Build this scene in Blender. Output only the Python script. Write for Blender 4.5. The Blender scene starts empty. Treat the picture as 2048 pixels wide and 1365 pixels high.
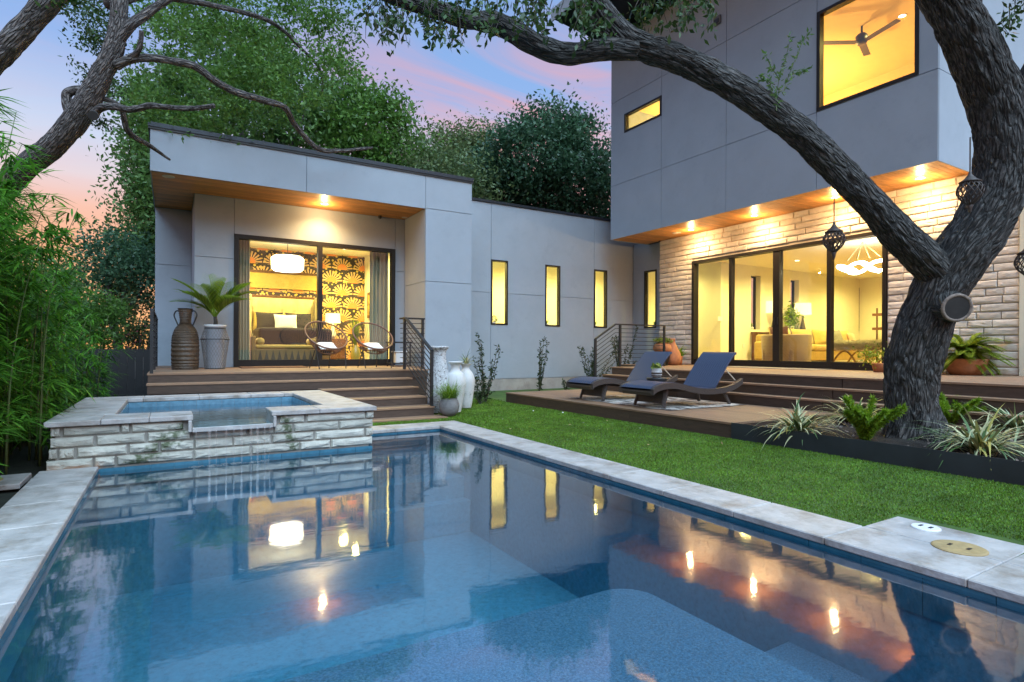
import bpy, bmesh, math, random
import numpy as np
from mathutils import Vector, Matrix, noise
R = math.radians
random.seed(7)
rng = np.random.default_rng(7)
scn = bpy.context.scene
COL = scn.collection

# ------------------------------------------------------------------ camera
H = 1.10                      # eye height above the pool coping
FPX, UC, VH, ROLL, YAW = 1138.0, 1024.0, 698.0, 0.0043, R(31.0)
cam_d = bpy.data.cameras.new("camera"); cam = bpy.data.objects.new("camera", cam_d); COL.objects.link(cam)
cam_d.sensor_width = 36.0; cam_d.lens = 36.0 * FPX / 2048.0
cam_d.shift_y = (VH - 682.5) / 2048.0
cam_d.clip_start = 0.05; cam_d.clip_end = 3000
cam.matrix_world = Matrix.Translation((0, 0, H)) @ Matrix.Rotation(-YAW, 4, 'Z') @ Matrix.Rotation(R(90), 4, 'X') @ Matrix.Rotation(ROLL, 4, 'Z')
scn.camera = cam
SN, CS = math.sin(YAW), math.cos(YAW)
def ray(u, v):
    xi, yi = (u - UC) / FPX, (VH - v) / FPX
    c, s = math.cos(ROLL), math.sin(ROLL)
    x, y = xi * c - yi * s, xi * s + yi * c
    return Vector((SN + CS * x, CS - SN * x, y))      # depth 1 along the lens axis
def PD(u, v, d):
    r = ray(u, v) * d; return Vector((r.x, r.y, H + r.z))
def PZ(u, v, z):
    r = ray(u, v); return PD(u, v, (z - H) / r.z)
def PX(u, v, x):
    r = ray(u, v); return PD(u, v, x / r.x)
def PY(u, v, y):
    r = ray(u, v); return PD(u, v, y / r.y)
def pxr(p, d):                                      # photo pixels to metres at depth d
    return p * d / FPX

# ------------------------------------------------------------------ world, dusk sky
world = bpy.data.worlds.new("World"); scn.world = world; world.use_nodes = True
wn, wl = world.node_tree.nodes, world.node_tree.links
wn.clear()
def wnode(t, **k):
    n = wn.new(t)
    for a, b in k.items(): setattr(n, a, b)
    return n
SUN_EL, SUN_AZ = 52.0, 180.0        # soft twilight glow from behind the camera
sky = wnode('ShaderNodeTexSky', sky_type='NISHITA', sun_disc=False)
sky.sun_elevation = R(SUN_EL); sky.sun_rotation = R(SUN_AZ); sky.altitude = 150
tc = wnode('ShaderNodeTexCoord'); sep = wnode('ShaderNodeSeparateXYZ'); wl.new(tc.outputs['Generated'], sep.inputs[0])
# warm side of the sky: towards the sunset behind the guest wing
az = wnode('ShaderNodeVectorMath', operation='DOT_PRODUCT'); wl.new(tc.outputs['Generated'], az.inputs[0]); az.inputs[1].default_value = (-0.05, 1.0, 0)
def ramp(stops):
    r = wnode('ShaderNodeValToRGB'); e = r.color_ramp.elements
    while len(e) < len(stops): e.new(0.5)
    for i, (p, c) in enumerate(stops): e[i].position = p; e[i].color = (*c, 1)
    return r
rmp = ramp([(0.0, (1.0, .44, .12)), (.145, (1.0, .43, .17)), (.195, (.96, .53, .36)), (.235, (.82, .67, .68)), (.29, (.60, .70, .88)), (.40, (.28, .46, .83)), (.60, (.19, .39, .76)), (1.0, (.22, .41, .74))])
wl.new(sep.outputs[2], rmp.inputs[0])
# thin streaky clouds
pz = wnode('ShaderNodeMath', operation='MAXIMUM'); pz.inputs[1].default_value = .06; wl.new(sep.outputs[2], pz.inputs[0])
dv = wnode('ShaderNodeVectorMath', operation='DIVIDE'); wl.new(tc.outputs['Generated'], dv.inputs[0])
cmb = wnode('ShaderNodeCombineXYZ')
for i in range(3): wl.new(pz.outputs[0], cmb.inputs[i])
wl.new(cmb.outputs[0], dv.inputs[1])
mp = wnode('ShaderNodeMapping'); mp.inputs['Scale'].default_value = (.55, 1.0, 1); mp.inputs['Rotation'].default_value = (0, 0, R(-25)); wl.new(dv.outputs[0], mp.inputs[0])
cn = wnode('ShaderNodeTexNoise'); cn.inputs['Scale'].default_value = 1.5; cn.inputs['Detail'].default_value = 9; cn.inputs['Roughness'].default_value = .60; cn.inputs['Distortion'].default_value = 1.2
wl.new(mp.outputs[0], cn.inputs['Vector'])
cr = ramp([(.36, (0, 0, 0)), (.58, (1, 1, 1))]); wl.new(cn.outputs['Fac'], cr.inputs[0])
msk = ramp([(.05, (.6, .6, .6)), (.30, (.95, .95, .95)), (.42, (.7, .7, .7)), (.52, (.12, .12, .12)), (.7, (.0, .0, .0))]); wl.new(sep.outputs[2], msk.inputs[0])
mm = wnode('ShaderNodeMath', operation='MULTIPLY'); wl.new(cr.outputs[0], mm.inputs[0]); wl.new(msk.outputs[0], mm.inputs[1])
nrm = wnode('ShaderNodeMapRange'); nrm.inputs[1].default_value = -.05; nrm.inputs[2].default_value = .48; nrm.inputs[3].default_value = .12; wl.new(sep.outputs[0], nrm.inputs[0])
m2 = wnode('ShaderNodeMath', operation='MULTIPLY'); wl.new(mm.outputs[0], m2.inputs[0]); wl.new(nrm.outputs[0], m2.inputs[1])
mix = wnode('ShaderNodeMixRGB'); wl.new(m2.outputs[0], mix.inputs[0]); wl.new(rmp.outputs[0], mix.inputs[1]); mix.inputs[2].default_value = (.92, .40, .36, 1)
bg1 = wnode('ShaderNodeBackground'); bg1.inputs[1].default_value = 0.63; wl.new(mix.outputs[0], bg1.inputs[0])
bg2 = wnode('ShaderNodeBackground'); bg2.inputs[1].default_value = 0.012; wl.new(sky.outputs[0], bg2.inputs[0])
ads = wnode('ShaderNodeAddShader'); wl.new(bg1.outputs[0], ads.inputs[0]); wl.new(bg2.outputs[0], ads.inputs[1])
wo = wnode('ShaderNodeOutputWorld'); wl.new(ads.outputs[0], wo.inputs[0])

# ------------------------------------------------------------------ soft dusk light
sd = bpy.data.lights.new("sun", 'SUN'); sun = bpy.data.objects.new("sun", sd); COL.objects.link(sun)
sd.energy = 3.7; sd.angle = R(66); sd.color = (.60, .82, 1.0)
_d = Vector((math.sin(R(SUN_AZ)) * math.cos(R(SUN_EL)), math.cos(R(SUN_AZ)) * math.cos(R(SUN_EL)), math.sin(R(SUN_EL))))
sun.rotation_euler = _d.to_track_quat('Z', 'Y').to_euler()
sun.location = _d * 30

vs = scn.view_settings
vs.view_transform = 'Standard'; vs.look = 'None'; vs.gamma = 1; vs.exposure = 0.62
try: vs.use_curve_mapping = False
except Exception: pass
cy = scn.cycles
cy.use_denoising = True
try: cy.denoiser = 'OPENIMAGEDENOISE'
except Exception: pass
cy.max_bounces = 8; cy.diffuse_bounces = 3; cy.glossy_bounces = 4; cy.transmission_bounces = 4; cy.transparent_max_bounces = 16
cy.sample_clamp_indirect = 4.0; cy.sample_clamp_direct = 0
cy.caustics_reflective = False; cy.caustics_refractive = False

# ------------------------------------------------------------------ helpers
class MB:
    def __init__(s): s.v = []; s.f = []
    def add(s, vs_, fs):
        o = len(s.v); s.v.extend([tuple(p) for p in vs_]); s.f.extend([tuple(i + o for i in f) for f in fs]); return s
    def box(s, x0, x1, y0, y1, z0, z1):
        return s.add([(x0, y0, z0), (x1, y0, z0), (x1, y1, z0), (x0, y1, z0), (x0, y0, z1), (x1, y0, z1), (x1, y1, z1), (x0, y1, z1)],
                     [(0, 3, 2, 1), (4, 5, 6, 7), (0, 1, 5, 4), (1, 2, 6, 5), (2, 3, 7, 6), (3, 0, 4, 7)])
    def bar(s, a, b, w, h=None, up=(0, 0, 1)):
        a, b = Vector(a), Vector(b); h = h or w; d = (b - a).normalized(); up = Vector(up)
        if abs(d.dot(up)) > .98: up = Vector((0, 1, 0))
        x = d.cross(up).normalized() * w / 2; y = x.cross(d).normalized() * h / 2
        return s.add([a - x - y, a + x - y, a + x + y, a - x + y, b - x - y, b + x - y, b + x + y, b - x + y],
                     [(0, 1, 2, 3), (7, 6, 5, 4), (0, 4, 5, 1), (1, 5, 6, 2), (2, 6, 7, 3), (3, 7, 4, 0)])
    def tube(s, pts, rad, seg=8, cap=True):
        pts = [Vector(p) for p in pts]; n = len(pts)
        if not hasattr(rad, '__len__'): rad = [rad] * n
        up = Vector((0, 0, 1)); vv = []; prev = None
        for i, p in enumerate(pts):
            t = (pts[min(i + 1, n - 1)] - pts[max(i - 1, 0)]).normalized()
            if prev is None:
                a = up if abs(t.dot(up)) < .9 else Vector((1, 0, 0))
                x = t.cross(a).normalized()
            else:
                x = (prev - t * prev.dot(t)).normalized()
            prev = x; y = t.cross(x)
            for k in range(seg):
                w = 2 * math.pi * k / seg
                vv.append(p + (x * math.cos(w) + y * math.sin(w)) * rad[i])
        ff = [(i * seg + k, i * seg + (k + 1) % seg, (i + 1) * seg + (k + 1) % seg, (i + 1) * seg + k) for i in range(n - 1) for k in range(seg)]
        if cap: ff += [tuple(range(seg))[::-1], tuple((n - 1) * seg + k for k in range(seg))]
        return s.add(vv, ff)
    def lathe(s, prof, seg=24, c=(0, 0, 0), cap=True):
        vv = [(c[0] + r * math.cos(2 * math.pi * k / seg), c[1] + r * math.sin(2 * math.pi * k / seg), c[2] + z) for r, z in prof for k in range(seg)]
        n = len(prof)
        ff = [(i * seg + k, i * seg + (k + 1) % seg, (i + 1) * seg + (k + 1) % seg, (i + 1) * seg + k) for i in range(n - 1) for k in range(seg)]
        if cap: ff += [tuple(range(seg))[::-1], tuple((n - 1) * seg + k for k in range(seg))]
        return s.add(vv, ff)
    def rbox(s, x0, x1, y0, y1, z0, z1, r=.03, seg=2):
        bm = bmesh.new(); bmesh.ops.create_cube(bm, size=1)
        for v in bm.verts:
            v.co = ((x0 + x1) / 2 + v.co.x * (x1 - x0), (y0 + y1) / 2 + v.co.y * (y1 - y0), (z0 + z1) / 2 + v.co.z * (z1 - z0))
        bmesh.ops.bevel(bm, geom=bm.edges[:], offset=r, segments=seg, profile=.5, affect='EDGES', clamp_overlap=True)
        bm.verts.ensure_lookup_table(); bm.verts.index_update()
        s.add([v.co.copy() for v in bm.verts], [[v.index for v in f.verts] for f in bm.faces]); bm.free(); return s
    def pillow(s, c, ax, ay, w, h, t, n=8):
        c, ax, ay = Vector(c), Vector(ax).normalized(), Vector(ay).normalized(); az_ = ax.cross(ay).normalized(); vv = []; ff = []
        for sgn in (1, -1):
            o = len(vv)
            for i in range(n + 1):
                for j in range(n + 1):
                    a, b = 2 * i / n - 1, 2 * j / n - 1
                    th = (max(0, 1 - a ** 4) * max(0, 1 - b ** 4)) ** .5
                    pin = 1 - .10 * (1 - abs(a)) * (abs(b) > .99) - .0
                    vv.append(c + ax * a * w / 2 * (1 - .07 * (1 - b * b)) + ay * b * h / 2 * (1 - .07 * (1 - a * a)) * 1 + az_ * sgn * th * t / 2)
            for i in range(n):
                for j in range(n):
                    q = [o + i * (n + 1) + j, o + (i + 1) * (n + 1) + j, o + (i + 1) * (n + 1) + j + 1, o + i * (n + 1) + j + 1]
                    ff.append(q if sgn > 0 else q[::-1])
        return s.add(vv, ff)
    def mesh(s, name, m, smooth=False):
        me = bpy.data.meshes.new(name); me.from_pydata(s.v, [], s.f)
        if m: me.materials.append(m)
        if smooth: me.polygons.foreach_set('use_smooth', [True] * len(me.polygons))
        if hasattr(s, 'uv'):
            ul = me.uv_layers.new(name='bark'); 
            for lp in me.loops: ul.data[lp.index].uv = s.uv.get(lp.vertex_index, (0, 0))
        me.update(); return me
    def build(s, name, m, parent=None, smooth=False, world_space=True):
        return obj(name, s.mesh(name, m, smooth), parent, world_space)
def obj(name, me, parent=None, world_space=True, loc=None):
    o = bpy.data.objects.new(name, me); COL.objects.link(o)
    if loc is not None: o.location = loc
    if parent is not None:
        o.parent = parent
        if world_space:
            q = parent; L = Matrix.Identity(4)
            chain = []
            while q is not None: chain.append(q); q = q.parent
            for q in reversed(chain): L = L @ q.matrix_parent_inverse @ q.matrix_basis
            o.matrix_parent_inverse = L.inverted()
    return o
def tag(o, label=None, cat=None, group=None, kind=None):
    for k, v in (('label', label), ('category', cat), ('group', group), ('kind', kind)):
        if v: o[k] = v
    return o
def thing(name, loc, label, cat, group=None, rz=0):
    o = bpy.data.objects.new(name, None); COL.objects.link(o); o.location = loc; o.rotation_euler = (0, 0, rz)
    o.empty_display_size = .1
    return tag(o, label, cat, group)
def copy_tree(o, parent=None):
    c = o.copy(); COL.objects.link(c); c.parent = parent
    for ch in list(o.children): copy_tree(ch, c)
    return c
def np_mesh(name, V, F, m, smooth=False):
    """V (n,3) float, F (m,k) int"""
    me = bpy.data.meshes.new(name); k = F.shape[1]
    me.vertices.add(len(V)); me.vertices.foreach_set('co', V.astype(np.float32).ravel())
    me.loops.add(F.size); me.loops.foreach_set('vertex_index', F.astype(np.int32).ravel())
    me.polygons.add(len(F)); me.polygons.foreach_set('loop_start', np.arange(0, F.size, k, dtype=np.int32))
    try: me.polygons.foreach_set('loop_total', np.full(len(F), k, dtype=np.int32))
    except Exception: pass
    if m: me.materials.append(m)
    me.update(calc_edges=True)
    return me
def unit(a): return a / np.maximum(np.linalg.norm(a, axis=1, keepdims=True), 1e-9)
def leaf_mesh(name, P, m, L=.1, W=.05, D=None, jit=.35, droop=0, fold=.15):
    """diamond leaves: P base points, D preferred direction (n,3) or None"""
    n = len(P); d = rng.normal(size=(n, 3))
    if D is not None: d = D + d * jit
    d[:, 2] -= droop; d = unit(d)
    s = unit(np.cross(d, unit(rng.normal(size=(n, 3))))); nn = np.cross(d, s)
    l = L * rng.uniform(.65, 1.25, (n, 1)); w = W * rng.uniform(.7, 1.2, (n, 1)) / 2
    V = np.empty((n, 4, 3)); V[:, 0] = P; V[:, 1] = P + d * l * .45 + s * w + nn * fold * w; V[:, 2] = P + d * l; V[:, 3] = P + d * l * .45 - s * w + nn * fold * w
    return np_mesh(name, V.reshape(-1, 3), np.arange(4 * n).reshape(n, 4), m)
def blade_mesh(name, P, D, L, W, m, bend=.4, seg=3):
    """strap leaves: bases P, start direction D, arching over"""
    n = len(P); D = unit(D); L = np.asarray(L).reshape(-1, 1) * np.ones((n, 1)); W = np.asarray(W).reshape(-1, 1) * np.ones((n, 1))
    hz = D.copy(); hz[:, 2] = 0; hz = unit(hz + 1e-6); s = unit(np.cross(D, np.array([[0, 0, 1.0]]))) 
    bend = np.asarray(bend).reshape(-1, 1) * np.ones((n, 1))
    V = []; p = P.copy(); d = D.copy()
    for i in range(seg + 1):
        t = i / seg; w = W * (1 - t ** 2.2) * (.55 + .9 * min(t * 2, 1) * .5) / 2
        V.append(p - s * w); V.append(p + s * w)
        d = unit(d + hz * bend * .5 / seg - np.array([[0, 0, 1.0]]) * bend * (1.6 * (t + .2)) / seg)
        p = p + d * L / seg
    V = np.stack(V, 1); k = 2 * (seg + 1)
    f = np.array([[2 * i, 2 * i + 1, 2 * i + 3, 2 * i + 2] for i in range(seg)])
    F = (np.arange(n)[:, None, None] * k + f[None]).reshape(-1, 4)
    return np_mesh(name, V.reshape(-1, 3), F, m)
def crom(pts, n):
    """Catmull-Rom through rows of numbers"""
    P = [list(p) for p in pts]; P = [P[0]] + P + [P[-1]]; out = []
    for i in range(1, len(P) - 2):
        for k in range(n):
            t = k / n
            out.append([.5 * ((2 * b) + (c - a) * t + (2 * a - 5 * b + 4 * c - d) * t * t + (3 * b - a - 3 * c + d) * t ** 3) for a, b, c, d in zip(P[i - 1], P[i], P[i + 1], P[i + 2])])
    out.append(P[-2]); return out
def bark_limb(mb, rows, sub=6, seg=20, amp=.05, ff=1.0, fur=0, flare=0):
    """rows: x,y,z,r ; ridged bark displaced along the limb"""
    q = crom(rows, sub); pts = [Vector(a[:3]) for a in q]; rad = [max(a[3], .003) for a in q]; run = [0.0]
    for a, b_ in zip(pts, pts[1:]): run.append(run[-1] + (b_ - a).length)
    if not hasattr(mb, 'uv'): mb.uv = {}
    o = len(mb.v); mb.tube(pts, rad, seg)
    for i in range(len(pts)):
        for k in range(seg):
            j = o + i * seg + k; v = Vector(mb.v[j]); c = pts[i]; d = (v - c)
            r = rad[i]; w = 2 * math.pi * k / seg
            if flare and run[i] < .8: d = d * (1 + flare * (1 - run[i] / .8) ** 2 * (.5 + .5 * math.cos(5 * w + .7 * math.sin(2 * w))))
            sd_ = Vector((math.cos(w) * 5 * ff, math.sin(w) * 5 * ff, i * .55 / sub * 2))
            a = noise.noise(sd_ + c * .3) * .6 + noise.noise(sd_ * 2.1 + c) * .4 + noise.noise(c * 1.3 + Vector((w, 0, 0)) * .2) * .5
            if fur:                                   # deep lengthwise furrows with cross breaks
                cw = Vector((math.cos(w) * r * 13, math.sin(w) * r * 13, run[i] * 3.4)); cw += Vector((noise.noise(cw * .6), noise.noise(cw * .6 + Vector((9, 0, 0))), 0)) * .9
                g = 1 - abs(noise.noise(cw)) * 2.4; g2 = noise.noise(cw * 2.3)
                mb.v[j] = tuple(c + d * (1 + a * amp * 2) + d.normalized() * fur * (.35 * g2 - max(0, g - .35)))
            else: mb.v[j] = tuple(c + d * (1 + a * amp * 2))
            mb.uv[j] = (w * r, run[i])
    return mb
# ------------------------------------------------------------------ materials
def mat(name): 
    m = bpy.data.materials.new(name); m.use_nodes = True
    return m, m.node_tree.nodes, m.node_tree.links, m.node_tree.nodes['Principled BSDF']
def simple(name, c, rough=.6, metal=0, var=.12, vs_=6, bump=0, bs=60, spec=None, coat=0, emit=None, es=0, coords='Object', island=0, stretch=None, bdist=.01, stain=None, sheen=0):
    m, n, l, b = mat(name)
    tcn = n.new('ShaderNodeTexCoord'); src = tcn.outputs[coords]
    if stretch:
        mpn = n.new('ShaderNodeMapping'); mpn.inputs['Scale'].default_value = stretch; l.new(src, mpn.inputs[0]); src = mpn.outputs[0]
    nz = n.new('ShaderNodeTexNoise'); nz.inputs['Scale'].default_value = vs_; nz.inputs['Detail'].default_value = 6; nz.inputs['Roughness'].default_value = .6; l.new(src, nz.inputs['Vector'])
    rp = n.new('ShaderNodeValToRGB'); e = rp.color_ramp.elements
    e[0].position = .3; e[1].position = .7
    e[0].color = (*[max(0, x * (1 - var)) for x in c], 1); e[1].color = (*[min(1, x * (1 + var)) for x in c], 1); l.new(nz.outputs['Fac'], rp.inputs[0])
    col = rp.outputs[0]
    if stain:
        sc, (lo, hi), sc_col = stain
        n3 = n.new('ShaderNodeTexNoise'); n3.inputs['Scale'].default_value = sc; n3.inputs['Detail'].default_value = 8; n3.inputs['Roughness'].default_value = .7; l.new(src, n3.inputs['Vector'])
        r3 = n.new('ShaderNodeMapRange'); r3.inputs[1].default_value = lo; r3.inputs[2].default_value = hi; l.new(n3.outputs['Fac'], r3.inputs[0])
        mx = n.new('ShaderNodeMixRGB'); l.new(r3.outputs[0], mx.inputs[0]); l.new(col, mx.inputs[1]); mx.inputs[2].default_value = (*sc_col, 1); col = mx.outputs[0]
    if island:
        g = n.new('ShaderNodeNewGeometry'); hs = n.new('ShaderNodeHueSaturation')
        mr = n.new('ShaderNodeMapRange'); mr.inputs[3].default_value = 1 - island; mr.inputs[4].default_value = 1 + island; l.new(g.outputs['Random Per Island'], mr.inputs[0]); l.new(mr.outputs[0], hs.inputs['Value'])
        mh = n.new('ShaderNodeMapRange'); mh.inputs[3].default_value = .5 - island * .06; mh.inputs[4].default_value = .5 + island * .06; l.new(g.outputs['Random Per Island'], mh.inputs[0]); l.new(mh.outputs[0], hs.inputs['Hue'])
        l.new(col, hs.inputs['Color']); col = hs.outputs[0]
    l.new(col, b.inputs['Base Color'])
    b.inputs['Roughness'].default_value = rough; b.inputs['Metallic'].default_value = metal
    if spec is not None: b.inputs['Specular IOR Level'].default_value = spec
    if coat: b.inputs['Coat Weight'].default_value = coat; b.inputs['Coat Roughness'].default_value = .15
    if sheen: b.inputs['Sheen Weight'].default_value = sheen
    if bump:
        n2 = n.new('ShaderNodeTexNoise'); n2.inputs['Scale'].default_value = bs; n2.inputs['Detail'].default_value = 5; l.new(src, n2.inputs['Vector'])
        bp = n.new('ShaderNodeBump'); bp.inputs['Strength'].default_value = bump; bp.inputs['Distance'].default_value = bdist; l.new(n2.outputs['Fac'], bp.inputs['Height']); l.new(bp.outputs[0], b.inputs['Normal'])
    if emit: b.inputs['Emission Color'].default_value = (*emit, 1); b.inputs['Emission Strength'].default_value = es
    return m
def wood(name, c, along=(1, 12, 12), rough=.5, var=.35, per_obj=.18, bump=.15, sc=3.0):
    m, n, l, b = mat(name)
    tcn = n.new('ShaderNodeTexCoord'); oi = n.new('ShaderNodeObjectInfo')
    ad = n.new('ShaderNodeVectorMath'); ad.operation = 'ADD'; cb = n.new('ShaderNodeCombineXYZ')
    mu = n.new('ShaderNodeMath'); mu.operation = 'MULTIPLY'; mu.inputs[1].default_value = 37; l.new(oi.outputs['Random'], mu.inputs[0])
    for i in range(3): l.new(mu.outputs[0], cb.inputs[i])
    l.new(tcn.outputs['Object'], ad.inputs[0]); l.new(cb.outputs[0], ad.inputs[1])
    mpn = n.new('ShaderNodeMapping'); mpn.inputs['Scale'].default_value = along; l.new(ad.outputs[0], mpn.inputs[0])
    nz = n.new('ShaderNodeTexNoise'); nz.inputs['Scale'].default_value = sc; nz.inputs['Detail'].default_value = 7; nz.inputs['Roughness'].default_value = .65; nz.inputs['Distortion'].default_value = .4; l.new(mpn.outputs[0], nz.inputs['Vector'])
    rp = n.new('ShaderNodeValToRGB'); e = rp.color_ramp.elements; e[0].position = .3; e[1].position = .72
    e[0].color = (*[x * (1 - var) for x in c], 1); e[1].color = (*[min(1, x * (1 + var)) for x in c], 1); l.new(nz.outputs['Fac'], rp.inputs[0])
    hs = n.new('ShaderNodeHueSaturation'); mr = n.new('ShaderNodeMapRange'); mr.inputs[3].default_value = 1 - per_obj; mr.inputs[4].default_value = 1 + per_obj
    l.new(oi.outputs['Random'], mr.inputs[0]); l.new(mr.outputs[0], hs.inputs['Value']); l.new(rp.outputs[0], hs.inputs['Color']); l.new(hs.outputs[0], b.inputs['Base Color'])
    b.inputs['Roughness'].default_value = rough
    bp = n.new('ShaderNodeBump'); bp.inputs['Strength'].default_value = bump; bp.inputs['Distance'].default_value = .004; l.new(nz.outputs['Fac'], bp.inputs['Height']); l.new(bp.outputs[0], b.inputs['Normal'])
    return m
def stone_mat(name, c, c2, mossy=0):
    m, n, l, b = mat(name)
    g = n.new('ShaderNodeNewGeometry'); oi = n.new('ShaderNodeObjectInfo')
    nz = n.new('ShaderNodeTexNoise'); nz.inputs['Scale'].default_value = 9; nz.inputs['Detail'].default_value = 8; nz.inputs['Roughness'].default_value = .65; l.new(g.outputs['Position'], nz.inputs['Vector'])
    rp = n.new('ShaderNodeValToRGB'); e = rp.color_ramp.elements; e[0].position = .3; e[1].position = .7; e[0].color = (*c2, 1); e[1].color = (*c, 1); l.new(nz.outputs['Fac'], rp.inputs[0])
    hs = n.new('ShaderNodeHueSaturation'); mr = n.new('ShaderNodeMapRange'); mr.inputs[3].default_value = .82; mr.inputs[4].default_value = 1.15
    l.new(oi.outputs['Random'], mr.inputs[0]); l.new(mr.outputs[0], hs.inputs['Value']); l.new(rp.outputs[0], hs.inputs['Color']); col = hs.outputs[0]
    if mossy:                                         # algae stains around the spillway of the spa
        sp = n.new('ShaderNodeSeparateXYZ'); l.new(g.outputs['Position'], sp.inputs[0])
        tot = None
        for (mx_, mw, slope) in ((.12, .24, 1.2), (1.07, .13, -.33)):
            # centre line drifts with height: x = mx + slope*(z-.3)
            zz = n.new('ShaderNodeMath'); zz.operation = 'MULTIPLY_ADD'; l.new(sp.outputs[2], zz.inputs[0]); zz.inputs[1].default_value = slope * -1; zz.inputs[2].default_value = slope * .3
            d = n.new('ShaderNodeMath'); d.operation = 'SUBTRACT'; l.new(sp.outputs[0], d.inputs[0]); d.inputs[1].default_value = mx_
            d2 = n.new('ShaderNodeMath'); d2.operation = 'ADD'; l.new(d.outputs[0], d2.inputs[0]); l.new(zz.outputs[0], d2.inputs[1])
            ab = n.new('ShaderNodeMath'); ab.operation = 'ABSOLUTE'; l.new(d2.outputs[0], ab.inputs[0])
            q = n.new('ShaderNodeMapRange'); q.inputs[1].default_value = mw; q.inputs[2].default_value = 0; q.inputs[3].default_value = 0; q.inputs[4].default_value = 1; l.new(ab.outputs[0], q.inputs[0])
            if tot is None: tot = q.outputs[0]
            else:
                mxn = n.new('ShaderNodeMath'); mxn.operation = 'MAXIMUM'; l.new(tot, mxn.inputs[0]); l.new(q.outputs[0], mxn.inputs[1]); tot = mxn.outputs[0]
        n4 = n.new('ShaderNodeTexNoise'); n4.inputs['Scale'].default_value = 22; n4.inputs['Detail'].default_value = 8; l.new(g.outputs['Position'], n4.inputs['Vector'])
        mm_ = n.new('ShaderNodeMath'); mm_.operation = 'MULTIPLY_ADD'; l.new(tot, mm_.inputs[0]); mm_.inputs[1].default_value = .50; l.new(n4.outputs['Fac'], mm_.inputs[2])
        r4 = n.new('ShaderNodeMapRange'); r4.inputs[1].default_value = .70; r4.inputs[2].default_value = .98; r4.inputs[4].default_value = .85; l.new(mm_.outputs[0], r4.inputs[0])
        mxc = n.new('ShaderNodeMixRGB'); l.new(r4.outputs[0], mxc.inputs[0]); l.new(col, mxc.inputs[1]); mxc.inputs[2].default_value = (.035, .06, .008, 1); col = mxc.outputs[0]
    l.new(col, b.inputs['Base Color']); b.inputs['Roughness'].default_value = .85
    n2 = n.new('ShaderNodeTexNoise'); n2.inputs['Scale'].default_value = 28; n2.inputs['Detail'].default_value = 8; n2.inputs['Roughness'].default_value = .7; n2.inputs['Distortion'].default_value = .8; l.new(g.outputs['Position'], n2.inputs['Vector'])
    bp = n.new('ShaderNodeBump'); bp.inputs['Strength'].default_value = .7; bp.inputs['Distance'].default_value = .015; l.new(n2.outputs['Fac'], bp.inputs['Height']); l.new(bp.outputs[0], b.inputs['Normal'])
    return m
def leaf_mat(name, c, var=.35, rough=.45, trans=.25, yellow=0):
    m, n, l, b = mat(name)
    g = n.new('ShaderNodeNewGeometry'); rp = n.new('ShaderNodeValToRGB'); e = rp.color_ramp.elements
    e[0].color = (*[x * (1 - var) for x in c], 1); e[1].color = (min(1, c[0] * (1 + var * 1.6)), min(1, c[1] * (1 + var)), c[2] * (1 + var * .3), 1); l.new(g.outputs['Random Per Island'], rp.inputs[0])
    l.new(rp.outputs[0], b.inputs['Base Color']); b.inputs['Roughness'].default_value = rough; b.inputs['Specular IOR Level'].default_value = .4
    t = n.new('ShaderNodeBsdfTranslucent'); mx = n.new('ShaderNodeMixShader'); mx.inputs[0].default_value = trans
    l.new(rp.outputs[0], t.inputs[0]); l.new(b.outputs[0], mx.inputs[1]); l.new(t.outputs[0], mx.inputs[2]); l.new(mx.outputs[0], n['Material Output'].inputs[0])
    return m
def glassy(name, tint, f0, power, rough=.0, bump=None):
    m, n, l, b = mat(name); n.remove(b)
    lw = n.new('ShaderNodeLayerWeight'); lw.inputs[0].default_value = .5
    pw = n.new('ShaderNodeMath'); pw.operation = 'POWER'; pw.inputs[1].default_value = power; l.new(lw.outputs['Facing'], pw.inputs[0])
    mr = n.new('ShaderNodeMapRange'); mr.inputs[3].default_value = f0; mr.inputs[4].default_value = 1; l.new(pw.outputs[0], mr.inputs[0])
    tr = n.new('ShaderNodeBsdfTransparent'); tr.inputs[0].default_value = (*tint, 1)
    gl = n.new('ShaderNodeBsdfGlossy'); gl.inputs['Roughness'].default_value = rough
    mx = n.new('ShaderNodeMixShader'); l.new(mr.outputs[0], mx.inputs[0]); l.new(tr.outputs[0], mx.inputs[1]); l.new(gl.outputs[0], mx.inputs[2]); l.new(mx.outputs[0], n['Material Output'].inputs[0])
    if bump:
        g = n.new('ShaderNodeNewGeometry'); mpn = n.new('ShaderNodeMapping'); mpn.inputs['Rotation'].default_value = (0, 0, R(31)); mpn.inputs['Scale'].default_value = (1.0, 1.8, 1); l.new(g.outputs['Position'], mpn.inputs[0])
        h = None
        for (sc, am) in bump:
            nz = n.new('ShaderNodeTexNoise'); nz.inputs['Scale'].default_value = sc; nz.inputs['Detail'].default_value = 2; l.new(mpn.outputs[0], nz.inputs['Vector'])
            ma = n.new('ShaderNodeMath'); ma.operation = 'MULTIPLY_ADD'; ma.inputs[1].default_value = am; l.new(nz.outputs['Fac'], ma.inputs[0])
            if h is None: ma.inputs[2].default_value = 0
            else: l.new(h, ma.inputs[2])
            h = ma.outputs[0]
        bp = n.new('ShaderNodeBump'); bp.inputs['Strength'].default_value = 1; bp.inputs['Distance'].default_value = 1; l.new(h, bp.inputs['Height'])
        l.new(bp.outputs[0], gl.inputs['Normal'])
    return m
def glow(name, c, s):
    m, n, l, b = mat(name); b.inputs['Base Color'].default_value = (*c, 1); b.inputs['Emission Color'].default_value = (*c, 1); b.inputs['Emission Strength'].default_value = s; return m
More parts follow.
